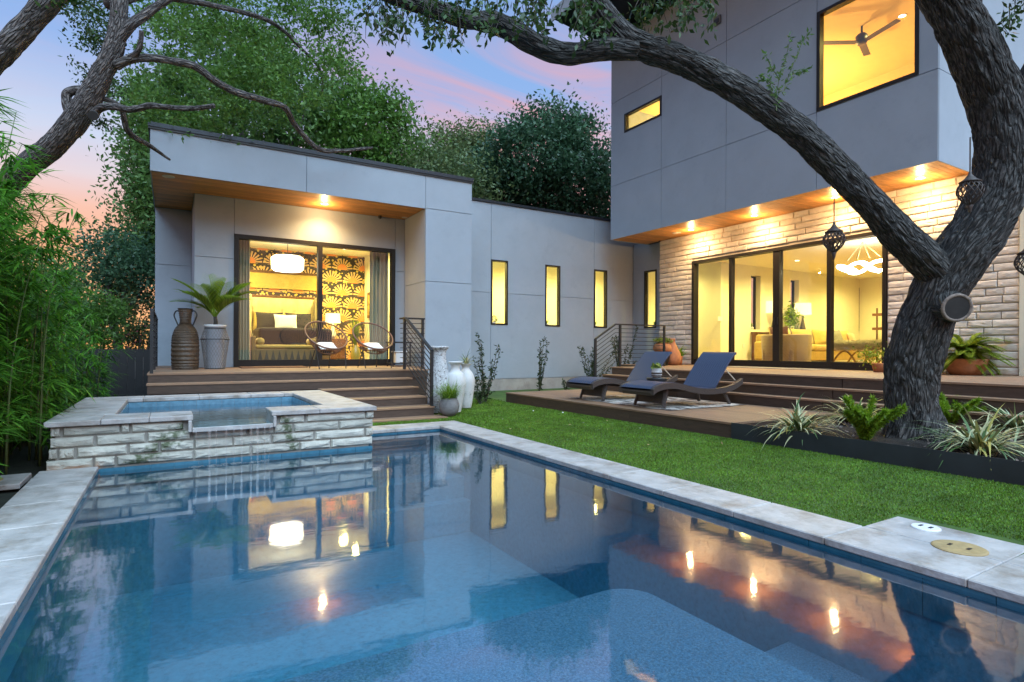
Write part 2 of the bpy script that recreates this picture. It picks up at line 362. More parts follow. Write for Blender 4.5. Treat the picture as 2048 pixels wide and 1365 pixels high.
def weave_mat(name, c, c2, su=40, sv=40, rough=.6, bump=.6):
    m, n, l, b = mat(name)
    tcn = n.new('ShaderNodeTexCoord'); mpn = n.new('ShaderNodeMapping'); mpn.inputs['Scale'].default_value = (su, su, sv); l.new(tcn.outputs['Object'], mpn.inputs[0])
    ck = n.new('ShaderNodeTexChecker'); ck.inputs['Scale'].default_value = 1; ck.inputs[1].default_value = (*c, 1); ck.inputs[2].default_value = (*c2, 1); l.new(mpn.outputs[0], ck.inputs[0])
    l.new(ck.outputs[0], b.inputs['Base Color']); b.inputs['Roughness'].default_value = rough
    bp = n.new('ShaderNodeBump'); bp.inputs['Strength'].default_value = bump; bp.inputs['Distance'].default_value = .004; l.new(ck.outputs[1], bp.inputs['Height']); l.new(bp.outputs[0], b.inputs['Normal'])
    return m
M = {}
M['stucco'] = simple('stucco', (.335, .38, .435), .85, var=.05, vs_=1.7, bump=.35, bs=130, bdist=.004, stain=(3.0, (.54, .9), (.28, .32, .37)))
M['concrete'] = simple('concrete', (.36, .33, .30), .9, var=.2, vs_=3, bump=.3, bs=40, stain=(2.2, (.5, .75), (.22, .19, .17)))
M['stone'] = stone_mat('limestone', (.80, .75, .68), (.66, .60, .53))
M['spa_stone'] = stone_mat('spa_limestone', (.62, .60, .52), (.44, .42, .36), 1)
M['mortar'] = simple('mortar', (.30, .28, .25), .95, var=.2, vs_=12, bump=.3)
M['mortar2'] = simple('light_mortar', (.50, .45, .38), .95, var=.2, vs_=12, bump=.3)
M['travertine'] = simple('travertine', (.46, .43, .415), .5, var=.20, vs_=5.0, bump=.5, bs=30, stain=(4.0, (.47, .72), (.23, .19, .155)), coords='Object')
M['cedar'] = wood('cedar', (.52, .235, .06), (1.2, 14, 14), .45, per_obj=.22)
M['cedar_x'] = M['cedar']
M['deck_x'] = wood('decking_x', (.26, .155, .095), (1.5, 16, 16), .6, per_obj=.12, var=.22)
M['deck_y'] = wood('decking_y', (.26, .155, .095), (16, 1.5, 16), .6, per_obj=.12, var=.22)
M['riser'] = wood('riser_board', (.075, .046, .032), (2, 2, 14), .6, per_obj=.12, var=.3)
M['black'] = simple('black_metal', (.018, .018, .02), .45, var=.1, bump=.05)
M['roofmetal'] = simple('dark_roof_metal', (.035, .04, .048), .4, metal=.5, var=.1)
M['bronze'] = simple('dark_bronze_frame', (.020, .017, .015), .5, var=.1, spec=.25)
M['glass'] = glassy('window_glass', (.97, .98, .97), .045, 4.5)
M['water'] = glassy('pool_water', (.72, .91, .94), .05, 2.35, .045, [(1.1, .0022), (4.5, .0006), (14, .00006)])
M['spawater'] = glassy('spa_water', (.60, .84, .90), .04, 4.2, .02, [(5, .004), (16, .001)])
M['fall'] = glassy('falling_water', (.98, .99, 1), .07, 2.2, .3, [(30, .002), (9, .004)])
M['foam'] = simple('foam', (.8, .86, .9), .3, var=.1)
M['plaster'] = simple('pebble_plaster', (.056, .215, .325), .8, var=.30, vs_=22, bump=.2, bs=160, stain=(70, (.5, .60), (.085, .235, .35)))
M['pebble'] = simple('grey_pebble', (.065, .145, .235), .8, var=.55, vs_=75, bump=.3, bs=160, stain=(110, (.52, .60), (.16, .24, .33)))
M['tile'] = simple('pool_tile', (.04, .17, .25), .15, var=.2, vs_=12)
M['spatile'] = simple('spa_tile', (.13, .28, .38), .15, var=.25, vs_=16)
M['soil'] = simple('mulch', (.028, .02, .015), .95, var=.6, vs_=40, bump=1, bs=60, bdist=.03)
M['ground'] = simple('dark_ground', (.02, .022, .014), .95, var=.5, vs_=8, bump=.5)
M['turfbase'] = simple('turf_base', (.05, .10, .012), .9, var=.35, vs_=5, bump=.4)
M['turf'] = simple('turf_blade', (.115, .205, .016), .55, var=.34, vs_=2.2, island=.4, spec=.3)
def bark_mat(name, dark, mid, light, sc=9.0, lich=.5):
    m, n, l, b = mat(name)
    uv = n.new('ShaderNodeUVMap'); uv.uv_map = 'bark'; mp_ = n.new('ShaderNodeMapping'); mp_.inputs['Scale'].default_value = (sc * 3.2, sc * .62, 1); l.new(uv.outputs[0], mp_.inputs[0])
    wz = n.new('ShaderNodeTexNoise'); wz.inputs['Scale'].default_value = .9; wz.inputs['Detail'].default_value = 4; l.new(mp_.outputs[0], wz.inputs['Vector'])
    ad = n.new('ShaderNodeVectorMath'); ad.operation = 'MULTIPLY_ADD'; l.new(wz.outputs['Color'], ad.inputs[0]); ad.inputs[1].default_value = (1.2, 1.2, 0); l.new(mp_.outputs[0], ad.inputs[2])
    vo = n.new('ShaderNodeTexVoronoi'); vo.feature = 'DISTANCE_TO_EDGE'; vo.inputs['Scale'].default_value = 1.0; l.new(ad.outputs[0], vo.inputs['Vector'])
    cr_ = n.new('ShaderNodeValToRGB'); e = cr_.color_ramp.elements; e[0].position = .02; e[0].color = (*dark, 1); e[1].position = .28; e[1].color = (*mid, 1); l.new(vo.outputs['Distance'], cr_.inputs[0])
    n2 = n.new('ShaderNodeTexNoise'); n2.inputs['Scale'].default_value = 2.6; n2.inputs['Detail'].default_value = 8; n2.inputs['Roughness'].default_value = .7; l.new(mp_.outputs[0], n2.inputs['Vector'])
    r2 = n.new('ShaderNodeMapRange'); r2.inputs[1].default_value = .52; r2.inputs[2].default_value = .70; r2.inputs[4].default_value = lich; l.new(n2.outputs['Fac'], r2.inputs[0])
    mx = n.new('ShaderNodeMixRGB'); l.new(r2.outputs[0], mx.inputs[0]); l.new(cr_.outputs[0], mx.inputs[1]); mx.inputs[2].default_value = (*light, 1); l.new(mx.outputs[0], b.inputs['Base Color'])
    b.inputs['Roughness'].default_value = .75
    hm = n.new('ShaderNodeMath'); hm.operation = 'MULTIPLY_ADD'; l.new(n2.outputs['Fac'], hm.inputs[0]); hm.inputs[1].default_value = .35
    mr = n.new('ShaderNodeMapRange'); mr.inputs[2].default_value = .3; l.new(vo.outputs['Distance'], mr.inputs[0]); l.new(mr.outputs[0], hm.inputs[2])
    bp = n.new('ShaderNodeBump'); bp.inputs['Strength'].default_value = 1; bp.inputs['Distance'].default_value = .028; l.new(hm.outputs[0], bp.inputs['Height']); l.new(bp.outputs[0], b.inputs['Normal'])
    return m
M['bark'] = bark_mat('oak_bark', (.011, .010, .009), (.08, .07, .064), (.27, .255, .24), 10, .7)
M['bark2'] = bark_mat('grey_bark', (.04, .032, .03), (.20, .165, .15), (.42, .39, .37), 10, .75)
M['twig'] = simple('twig_bark', (.06, .05, .04), .8)
M['cut'] = simple('cut_wood', (.035, .03, .028), .9, var=.3)
M['ring'] = simple('callus_ring', (.22, .17, .14), .8, var=.4, vs_=30, bump=.5)
M['leaf_oak'] = leaf_mat('oak_leaf', (.035, .085, .022))
M['leaf_elm'] = leaf_mat('elm_leaf', (.10, .225, .045), trans=.45)
M['leaf_dark'] = leaf_mat('dark_leaf', (.05, .125, .07), trans=.35)
M['leaf_mid'] = leaf_mat('mid_leaf', (.10, .215, .065), trans=.45)
M['leaf_pale'] = leaf_mat('pale_leaf', (.115, .18, .075), trans=.35)
M['leaf_bamboo'] = leaf_mat('bamboo_leaf', (.095, .30, .04), var=.65, trans=.45)
M['leaf_shrub'] = leaf_mat('shrub_leaf', (.03, .06, .022))
M['leaf_fern'] = leaf_mat('fern_leaf', (.21, .31, .03), trans=.35)
M['leaf_fox'] = leaf_mat('foxtail_leaf', (.17, .32, .02), trans=.35)
M['leaf_palm'] = leaf_mat('palm_leaf', (.17, .31, .03), trans=.35)
M['leaf_succ'] = leaf_mat('succulent_leaf', (.16, .24, .05))
M['culm'] = simple('bamboo_culm', (.10, .13, .04), .5, var=.3)
M['terracotta'] = simple('terracotta', (.42, .17, .075), .75, var=.2, vs_=14, bump=.3)
M['whitepot'] = simple('weathered_white', (.66, .65, .64), .8, var=.08, vs_=6, bump=.4, bs=40, stain=(9, (.60, .74), (.30, .27, .25)))
M['crackpot'] = simple('flaking_white', (.62, .62, .63), .85, var=.15, vs_=20, bump=1, bs=45, bdist=.03, stain=(26, (.52, .60), (.22, .19, .18)))
M['lightgrey'] = simple('light_grey_pot', (.27, .28, .31), .6, var=.1)
M['greypot'] = simple('grey_pot', (.20, .19, .19), .7, var=.25, vs_=12, bump=.3)
M['wicker'] = simple('dark_wicker', (.075, .045, .025), .5, var=.85, vs_=1.0, bump=.6, bs=1.0, stretch=(26, 26, 105))
M['rattan'] = weave_mat('brown_resin_wicker', (.085, .062, .052), (.035, .026, .024), 70, 70, .45)
M['rattanblue'] = weave_mat('blue_resin_wicker', (.062, .082, .145), (.028, .038, .075), 45, 45, .45)
M['cord'] = simple('brown_cord', (.16, .075, .05), .5, var=.2)
M['chair_metal'] = simple('chair_leg', (.02, .016, .014), .5)
M['whitecloth'] = simple('white_cloth', (.75, .74, .72), .9, var=.06, vs_=30, bump=.3)
M['rug'] = simple('patterned_rug', (.55, .50, .45), .95, var=.1, vs_=5, stain=(3.2, (.47, .55), (.07, .05, .045)), stretch=(3, 1, 1))
M['mat'] = simple('door_mat', (.16, .075, .04), .95, var=.4, vs_=60, bump=.5)
M['matgrey'] = simple('grey_mat', (.26, .23, .20), .95, var=.3, vs_=40, bump=.5)
M['steel'] = simple('dark_steel_edging', (.022, .027, .033), .5, var=.25, vs_=3)
M['lidwhite'] = simple('white_lid', (.78, .78, .8), .5, var=.05)
M['lidtan'] = simple('tan_lid', (.40, .28, .13), .6, var=.2, vs_=20)
M['iron'] = simple('rust_brown_iron', (.055, .038, .032), .55, var=.3, vs_=40, bump=.4)
M['intwall'] = simple('cream_wall', (.80, .77, .62), .9, var=.02)
M['intfloor'] = wood('oak_floor', (.40, .25, .12), (1, 9, 9))
M['yellowcloth'] = simple('mustard_velvet', (.46, .33, .09), .85, var=.1, vs_=10, sheen=.3)
M['headcloth'] = simple('pale_tufted_velvet', (.68, .58, .30), .85, var=.08, vs_=10, sheen=.3)
M['tancloth'] = simple('tan_velvet', (.24, .155, .055), .85, var=.12, vs_=5, sheen=.3)
M['navy'] = simple('navy_cloth', (.014, .014, .024), .9, var=.2)
M['greycloth'] = simple('grey_cloth', (.20, .20, .17), .9, var=.15)
M['pinkcloth'] = simple('pink_velvet', (.60, .33, .20), .85, var=.08, sheen=.3)
M['curtain'] = simple('sage_curtain', (.42, .43, .33), .85, var=.12, vs_=4, stretch=(6, 6, .3))
M['shade'] = glow('lamp_shade', (1.0, .80, .38), 1.3)
M['drum'] = glow('pendant_shade', (1.0, .93, .75), 3)
M['ledring'] = glow('led_ring', (1.0, .95, .82), 9)
M['bulb'] = glow('downlight_lens', (1.0, .86, .58), 9)
M['fixture'] = simple('unlit_fixture', (.62, .55, .45), .6, var=.05)
M['lampbase'] = simple('smoked_glass_base', (.10, .085, .06), .2, var=.2, coat=.5)
M['brownwood'] = wood('walnut', (.13, .05, .02), (9, 9, 1.5))
M['goldwood'] = wood('gilded_wood', (.40, .24, .07), (3, 3, 3))
M['fur'] = simple('cream_fur', (.80, .73, .48), .95, var=.12, vs_=30, bump=1, bs=90, bdist=.03)
M['art'] = simple('art_print', (.42, .28, .08), .7, var=.8, vs_=9)
M['yellowpot'] = simple('yellow_glaze', (.55, .38, .05), .25, var=.1, coat=.4)
M['vent'] = simple('vent_plastic', (.11, .11, .12), .6)
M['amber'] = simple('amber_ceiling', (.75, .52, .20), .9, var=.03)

def variegated():
    m, n, l, b = mat('variegated_blade')
    g = n.new('ShaderNodeNewGeometry'); rp = n.new('ShaderNodeValToRGB'); e = rp.color_ramp.elements; rp.color_ramp.interpolation = 'CONSTANT'
    e[0].color = (.07, .13, .035, 1); e[1].position = .36; e[1].color = (.52, .50, .27, 1); x = e.new(.72); x.color = (.30, .36, .20, 1); x = e.new(.9); x.color = (.42, .36, .09, 1)
    l.new(g.outputs['Random Per Island'], rp.inputs[0]); l.new(rp.outputs[0], b.inputs['Base Color']); b.inputs['Roughness'].default_value = .45; return m
M['variegated'] = variegated()

def wallpaper():
    """sunburst fans in a half-drop repeat, printed flat"""
    m, n, l, b = mat('sunburst_wallpaper')
    def mth(op, a, c=None, d=None):
        q = n.new('ShaderNodeMath'); q.operation = op
        for i, x in enumerate((a, c, d)):
            if x is None: continue
            if isinstance(x, (int, float)): q.inputs[i].default_value = x
            else: l.new(x, q.inputs[i])
        return q.outputs[0]
    g = n.new('ShaderNodeNewGeometry'); sp = n.new('ShaderNodeSeparateXYZ'); l.new(g.outputs['Position'], sp.inputs[0])
    px_, pz_ = mth('DIVIDE', sp.outputs[0], .56), mth('DIVIDE', sp.outputs[2], .68)
    def fan(ox, oz):
        fx = mth('SUBTRACT', mth('FRACT', mth('ADD', px_, ox + 40)), .5); fz = mth('SUBTRACT', mth('FRACT', mth('ADD', pz_, oz + 40)), .22)
        fx2 = mth('MULTIPLY', fx, .56); fz2 = mth('MULTIPLY', fz, .68)
        r = mth('SQRT', mth('ADD', mth('MULTIPLY', fx2, fx2), mth('MULTIPLY', fz2, fz2)))
        a = mth('ARCTAN2', fz2, fx2)
        rays = mth('GREATER_THAN', mth('SINE', mth('MULTIPLY', a, 19)), mth('MULTIPLY_ADD', r, 3.2, -.75))
        ins = mth('MULTIPLY', mth('LESS_THAN', r, .27), mth('GREATER_THAN', fz2, -.03))
        core = mth('MULTIPLY', mth('LESS_THAN', r, .12), ins)
        return mth('MULTIPLY', rays, ins), core, r
    r1, c1, d1 = fan(0, 0); r2, c2, d2 = fan(.5, .5)
    rays = mth('MAXIMUM', r1, r2); core = mth('MAXIMUM', c1, c2)
    nz = n.new('ShaderNodeTexVoronoi'); nz.inputs['Scale'].default_value = 11; l.new(g.outputs['Position'], nz.inputs[0])
    lf = mth('LESS_THAN', nz.outputs['Distance'], .33)
    c0 = n.new('ShaderNodeMixRGB'); l.new(lf, c0.inputs[0]); c0.inputs[1].default_value = (.035, .03, .04, 1); c0.inputs[2].default_value = (.62, .45, .10, 1)
    ca = n.new('ShaderNodeMixRGB'); l.new(rays, ca.inputs[0]); l.new(c0.outputs[0], ca.inputs[1]); ca.inputs[2].default_value = (.66, .42, .20, 1)
    cb = n.new('ShaderNodeMixRGB'); l.new(core, cb.inputs[0]); l.new(ca.outputs[0], cb.inputs[1]); cb.inputs[2].default_value = (.75, .26, .08, 1)
    l.new(cb.outputs[0], b.inputs['Base Color']); b.inputs['Roughness'].default_value = .8
    return m
M['wallpaper'] = wallpaper()
# ------------------------------------------------------------------ key planes (metres)
DECK, PLAT, WATER = .71, .235, -.066
PL, PR, PN, PF = -.575, 3.32, .20, 7.49          # pool inner edges
SX0, SX1, SY0, SY1, SZ = -.92, 2.02, 6.52, 9.42, .425   # raised spa
YW, YP = 12.45, 11.21                           # guest wing back wall plane and pier plane
XS, XU = 11.4, 10.17                            # stone wall plane, upper storey plane
SOF = 4.05
def lawn_z(x, y):
    t = max(0, min(1, (x - 3.75) / 1.95)); return -.012 + .06 * t
# ------------------------------------------------------------------ ground
mb = MB()
for (a, b_, c, d) in ((-300, -.97, -300, 400), (4.0, 300, -300, 400), (-.97, 4.0, -300, -.6), (-.97, 4.0, 7.7, 400)):
    mb.add([(a, c, -.07), (b_, c, -.07), (b_, d, -.07), (a, d, -.07)], [(0, 1, 2, 3)])
tag(mb.build('ground', M['ground']), kind='structure')
# lawn sheet, gently rising to the platform
mb = MB(); xs = [3.71, 4.2, 4.7, 5.2, 5.72]; ys = [-4 + i * .7 for i in range(21)]
def lawn_patch(x0, x1, y0, y1, nx, ny):
    o = len(mb.v)
    for j in range(ny + 1):
        for i in range(nx + 1):
            x, y = x0 + (x1 - x0) * i / nx, y0 + (y1 - y0) * j / ny; mb.v.append((x, y, lawn_z(x, y)))
    for j in range(ny):
        for i in range(nx): a = o + j * (nx + 1) + i; mb.f.append((a, a + 1, a + nx + 2, a + nx + 1))
lawn_patch(3.725, 5.715, -3, 7.9, 6, 12); lawn_patch(2.03, 5.715, 7.9, 8.62, 8, 2); lawn_patch(3.60, 5.715, 8.62, 12.4, 6, 4); lawn_patch(5.715, 11.55, 9.72, 12.4, 6, 3)
tag(mb.build('lawn', M['turfbase']), kind='structure')
# turf blades
def turf(x0, x1, y0, y1, n):
    P = np.stack([rng.uniform(x0, x1, n), rng.uniform(y0, y1, n), np.zeros(n)], 1)
    P[:, 2] = -.012 + .06 * np.clip((P[:, 0] - 3.75) / 1.95, 0, 1); return P
P = np.concatenate([turf(4.205, 5.69, .6, 1.95, 26000), turf(3.735, 5.69, 1.925, 4.5, 48000), turf(3.74, 5.69, 4.5, 7.92, 40000), turf(2.05, 5.69, 7.93, 8.3, 7000), turf(3.75, 5.69, 8.3, 10, 14000), turf(4.7, 5.8, 10, 10.6, 2000)])
n = len(P); d = rng.normal(size=(n, 3)) * .45; d[:, 2] = 1; d = unit(d); s = unit(np.cross(d, rng.normal(size=(n, 3))))
l = rng.uniform(.008, .017, (n, 1)); w = rng.uniform(.0025, .0045, (n, 1)) * (1 + .35 * np.clip(P[:, 1:2] - 3, 0, 5))
V = np.stack([P - s * w, P + s * w, P + d * l], 1)
tag(obj('turf_blades', np_mesh('turf_blades', V.reshape(-1, 3), np.arange(3 * n).reshape(n, 3), M['turf'])), 'short green artificial turf beside the pool', 'turf', kind='stuff')

# ------------------------------------------------------------------ pool
pool = thing('swimming_pool', (1.4, 3.5, -.1), 'rectangular blue swimming pool with travertine coping', 'pool')
mb = MB(); FL = -1.25
def q(a, b_, c, d): mb.add([a, b_, c, d], [(0, 1, 2, 3)])
q((PL, PN, FL), (PR, PN, FL), (PR, 6.54, FL), (PL, 6.54, FL)); q((2.0, 6.54, FL), (PR, 6.54, FL), (PR, PF, FL), (2.0, PF, FL))
T = -.044
q((PL, PN, FL), (PL, 6.54, FL), (PL, 6.54, T), (PL, PN, T)); q((PR, 7.49, FL), (PR, PN, FL), (PR, PN, T), (PR, 7.49, T))
q((PR, PN, FL), (PL, PN, FL), (PL, PN, T), (PR, PN, T)); q((2.0, PF, FL), (PR, PF, FL), (PR, PF, T), (2.0, PF, T))
q((PL, 6.54, FL), (2.03, 6.54, FL), (2.03, 6.54, T), (PL, 6.54, T)); q((2.03, 6.54, FL), (2.03, PF, FL), (2.03, PF, T), (2.03, 6.54, T))
mb.build('basin', M['plaster'], pool)
# sun shelf with a rounded corner, side bench, entry steps
mb = MB(); pts = [(PL + .004, PN + .004), (2.62, PN + .004)] + [(2.62 - .22 + .22 * math.cos(a), 2.82 - .22 + .22 * math.sin(a)) for a in [R(i * 15) for i in range(7)]] + [(PL + .004, 2.82)]
k = len(pts); mb.add([(x, y, -.45) for x, y in pts] + [(x, y, FL + .004) for x, y in pts], [tuple(range(k))] + [(i, i + k, (i + 1) % k + k, (i + 1) % k) for i in range(k)])
mb.build('sun_shelf', M['pebble'], pool)
MB().box(2.62, PR - .004, 1.0, 2.15, FL + .004, -.72).build('pool_step', M['pebble'], pool)
for (y0, z) in ((7.1, -.34), (6.72, -.58), (6.54, -.85)):
    MB().box(2.034, PR - .004, y0, PF - .004, FL + .006, z).build('pool_step', M['plaster'], pool)
_fd = PZ(830, 1020, FL); MB().lathe([(.001, .012), (.12, .012), (.13, 0)], 20, (_fd.x, _fd.y, FL + .002), cap=False).build('floor_drain', M['tile'], pool)
# waterline tile band: one tile per joint
def tile_run(x0, y0, x1, y1, nx, ny, step=.305, z0=-.26, z1=-.046, m='tile', par=None, th=.012):
    L = math.hypot(x1 - x0, y1 - y0); k = max(1, round(L / step)); dx, dy = (x1 - x0) / L, (y1 - y0) / L
    for i in range(k):
        a, b_ = i * L / k + .0015, (i + 1) * L / k - .0015
        xs_ = sorted([x0 + dx * a, x0 + dx * b_, x0 + dx * a + nx * th, x0 + dx * b_ + nx * th]); ys_ = sorted([y0 + dy * a, y0 + dy * b_, y0 + dy * a + ny * th, y0 + dy * b_ + ny * th])
        MB().box(xs_[0], xs_[-1], ys_[0], ys_[-1], z0, z1).build('tile', M[m], par)
tile_run(PR, PN, PR, PF - .015, -1, 0, par=pool); tile_run(PL, PN, PL, 6.5, 1, 0, par=pool); tile_run(2.04, PF, PR - .015, PF, 0, -1, par=pool)
tile_run(PL + .02, 6.54, 2.02, 6.54, 0, -1, .2, -.2, -.036, 'tile', pool, .035)
# coping slabs
def slab(x0, x1, y0, y1, z0, z1, par, name='coping_slab', m='travertine', r=.006):
    g = .0015
    return MB().rbox(x0 + g, x1 - g, y0 + g, y1 - g, z0, z1, r, 1).build(name, M[m], par)
CW = .41
ys = [-.6, -.02, .6, 1.22, 1.92, 2.55, 3.19, 3.83, 4.47, 5.11, 5.75, 6.39, 7.08, 7.465]
for a, b_ in zip(ys, ys[1:]): slab(PR - .025, 3.73, a, b_, -.045, 0, pool)
slab(PR - .025, 3.73, 7.465, 7.91, -.045, 0, pool)
for a, b_ in ((2.04, 2.63), (2.63, 3.295)): slab(a, b_, PF - .025, 7.91, -.045, 0, pool)
ys = [-.6, .0, .62, 1.25, 1.9, 2.55, 3.2, 3.85, 4.5, 5.15, 5.8, 6.46]
for a, b_ in zip(ys, ys[1:]): slab(-.99, PL + .014, a, b_, -.045, 0, pool)
for a, b_ in ((-.55, .1), (.1, .75), (.75, 1.4), (1.4, 2.05), (2.05, 2.7), (2.7, 3.295)): slab(a, b_, -.22, PN + .025, -.045, 0, pool)
for (x0, x1, y0, y1) in ((3.73, 4.2, 1.22, 1.92), (3.73, 4.2, .6, 1.22), (3.73, 4.2, -.02, .6), (3.73, 4.2, -.6, -.02)): slab(x0, x1, y0, y1, -.045, 0, pool)
# skimmer slot in the tile band
MB().box(PR - .0135, PR - .008, 1.35, 1.7, -.064, -.048).build('skimmer_opening', M['tile'], pool)
mb = MB(); q((PL, PN, WATER), (2.035, PN, WATER), (2.035, 6.52, WATER), (PL, 6.52, WATER)); q((2.035, PN, WATER), (PR, PN, WATER), (PR, 6.52, WATER), (2.035, 6.52, WATER)); q((2.035, 6.52, WATER), (PR, 6.52, WATER), (PR, PF, WATER), (2.035, PF, WATER))
tag(mb.build('pool_water', M['water']), kind='structure')
def lid(x, y, z, r, m, label):
    t = thing('skimmer_lid', (x, y, z), label, 'lid')
    MB().lathe([(r, 0), (r, .005), (r * .93, .009), (.001, .009)], 32, (x, y, z)).build('disc', M[m], t)
    for s_ in (-1, 1): MB().box(x - .02, x + .02, y + s_ * r * .35 - .008, y + s_ * r * .35 + .008, z + .0093, z + .0115).build('finger_slot', M['black'], t)
lid(4.02, 1.70, 0, .078, 'lidwhite', 'small white round skimmer lid set in the travertine paving')
lid(3.77, 1.43, 0.0, .128, 'lidtan', 'large tan round skimmer lid set in the travertine paving')
# small raised slab by the fence with its own lid
bas = thing('catch_basin', (-1.7, 6.2, 0), 'low travertine slab of the catch basin beside the spa', 'slab')
slab(-2.3, -1.03, 5.95, 6.42, -.045, .0, bas, 'slab'); MB().box(-2.3, -1.03, 6.36, 6.44, -.3, -.05).build('back_wall', M['mortar'], bas)
lid(-1.32, 6.2, 0, .14, 'lidtan', 'tan round lid on the slab beside the raised spa')

# ------------------------------------------------------------------ raised spa
spa = thing('raised_spa', (.55, 8, -.1), 'raised stone spa with travertine rim spilling into the pool', 'spa')
OX0, OX1, OY0, OY1 = -.47, 1.565, 6.97, 8.95     # opening
mb = MB()
NX0, NX1 = .20, .925                            # spillway notch
mb.box(SX0 + .03, NX0 - .03, SY0 + .032, OY0, -.3, .372); mb.box(NX1 + .03, SX1 - .03, SY0 + .032, OY0, -.3, .372); mb.box(NX0 - .03, NX1 + .03, SY0 + .032, OY0, -.3, .25)
mb.box(SX0 + .03, OX0, OY0, SY1 - .03, -.3, .372); mb.box(OX1, SX1 - .03, OY0, SY1 - .03, -.3, .372); mb.box(OX0, OX1, OY1, SY1 - .03, -.3, .372)
mb.build('core_wall', M['mortar'], spa)
mb = MB(); mb.box(OX0 + .001, OX1 - .001, OY0 + .001, OY1 - .001, -.5, -.35); mb.box(OX0 + .001, OX1 - .001, OY1 - .45, OY1 - .003, -.349, .05); mb.box(OX0 + .003, OX0 + .45, OY0 + .003, OY1 - .455, -.349, .05)
mb.build('seat_bench', M['plaster'], spa)
def rough_block(seed, nx=7, nz=4, amp=.02, gx=(0, .025, .15, .32, .5, .68, .85, .975, 1), gz=(0, .14, .38, .62, .86, 1)):
    """unit block, rock face towards -y, real depth .09"""
    rr = random.Random(seed); b2 = MB(); g = {}; nx, nz = len(gx) - 1, len(gz) - 1
    for j in range(nz + 1):
        for i in range(nx + 1):
            x, z = gx[i] - .5, gz[j] - .5; ed = i in (0, nx) or j in (0, nz); rim = i in (1, nx - 1) or j in (1, nz - 1)
            y = (0.014 if ed else -rr.uniform(0, amp) * (.5 if rim else 1) - amp * (.25 if rim else .5))
            if ed: x *= 1 - rr.uniform(0, .008); z *= 1 - rr.uniform(0, .05)
            elif not rim: x += rr.uniform(-.04, .04); z += rr.uniform(-.06, .06)
            g[i, j] = len(b2.v); b2.v.append((x, y, z))
    for j in range(nz):
        for i in range(nx):
            a, b_, c, d_ = g[i, j], g[i + 1, j], g[i + 1, j + 1], g[i, j + 1]
            b2.f += [(a, b_, c), (a, c, d_)] if rr.random() < .5 else [(a, b_, d_), (b_, c, d_)]
    o = len(b2.v); b2.v += [(-.5, .09, -.5), (.5, .09, -.5), (.5, .09, .5), (-.5, .09, .5)]
    bot = [g[i, 0] for i in range(nx + 1)]; top = [g[i, nz] for i in range(nx + 1)]; lf = [g[0, j] for j in range(nz + 1)]; rt = [g[nx, j] for j in range(nz + 1)]
    b2.f += [tuple(bot[::-1] + [o, o + 1]), tuple(top + [o + 2, o + 3]), tuple(lf + [o + 3, o])[::-1] if False else tuple([o] + lf[::1] + [o + 3]), tuple([o + 1, o + 2] + rt[::-1])]
    return b2
SPB = [rough_block(i, 6, 3, .016).mesh('spa_stone', M['spa_stone']) for i in range(8)]
def xat(u, y=6.5): return PY(u, 800, y).x
courses = [[(100, 118.7), (124.5, 240.5), (243, 258), (262.6, 367), (560.6, 609.8), (614, 733), (734.6, 748.7)],
           [(98.6, 187), (193, 291), (296, 382), (387, 495), (498, 549), (550, 586), (589.6, 679), (681, 748)],
           [(96.6, 113), (118, 147.4), (154, 253.4), (259, 317), (322, 388.6), (390.5, 466.7), (468, 543), (546, 629), (632.7, 731), (733.8, 747)],
           [(91.7, 185.5), (190, 229.4), (233, 388.6), (390, 501.7), (505, 601), (602.8, 662.6), (665, 747)]]
ch = .1015; bi = 0
for ci, row in enumerate(courses):
    z1 = .374 - ci * ch; z0 = z1 - ch + .012
    for (a, b_) in row:
        x0, x1 = xat(a), xat(b_)
        o = obj('stone_block', SPB[bi % 8], spa, True); bi += 1
        o.location = ((x0 + x1) / 2, SY0 + .012 - (.02 if ci == 3 and a < 100 else 0), (z0 + z1) / 2); o.scale = (x1 - x0, 1, z1 - z0)
for (xx, rz, sgn) in ((SX1, R(90), 1), (SX0, R(-90), -1)):          # side faces
    for ci in range(4):
        z1 = .374 - ci * ch; z0 = z1 - ch + .012; y = SY0 + .02 + (0 if ci % 2 else .16)
        while y < SY1 - .1:
            L = min(random.uniform(.25, .55), SY1 - y)
            o = obj('stone_block', SPB[bi % 8], spa, True); bi += 1
            o.location = (xx - sgn * .012, y + L / 2, (z0 + z1) / 2); o.rotation_euler = (0, 0, rz); o.scale = (L - .014, 1, z1 - z0); y += L
# rim
ov = .045; Z0, Z1 = SZ - .048, SZ
xs = [SX0 - ov, -.55, -.17, NX0]
for a, b_ in zip(xs, xs[1:]): slab(a, b_, SY0 - ov, OY0, Z0, Z1, spa, 'rim_slab')
for a, b_ in ((NX1, 1.42), (1.42, SX1 + ov)): slab(a, b_, SY0 - ov, OY0, Z0, Z1, spa, 'rim_slab')
ys = [OY0, 7.6, 8.25, 8.95]
for a, b_ in zip(ys, ys[1:]):
    slab(SX0 - ov, OX0, a, b_, Z0, Z1, spa, 'rim_slab'); slab(OX1, SX1 + ov, a, b_, Z0, Z1, spa, 'rim_slab')
xs = [SX0 - ov, -.3, .35, 1.0, 1.45, SX1 + ov]
for a, b_ in zip(xs, xs[1:]): slab(a, b_, OY1, SY1, Z0, Z1, spa, 'rim_slab')
slab(NX0 - .01, NX1 + .01, SY0 - .09, OY0, .258, .305, spa, 'spillway_slab')
for x in (NX0 - .045, NX1 + .011): slab(x, x + .034, SY0 - .085, OY0 - .03, .262, Z0 - .001, spa, 'spillway_cheek')
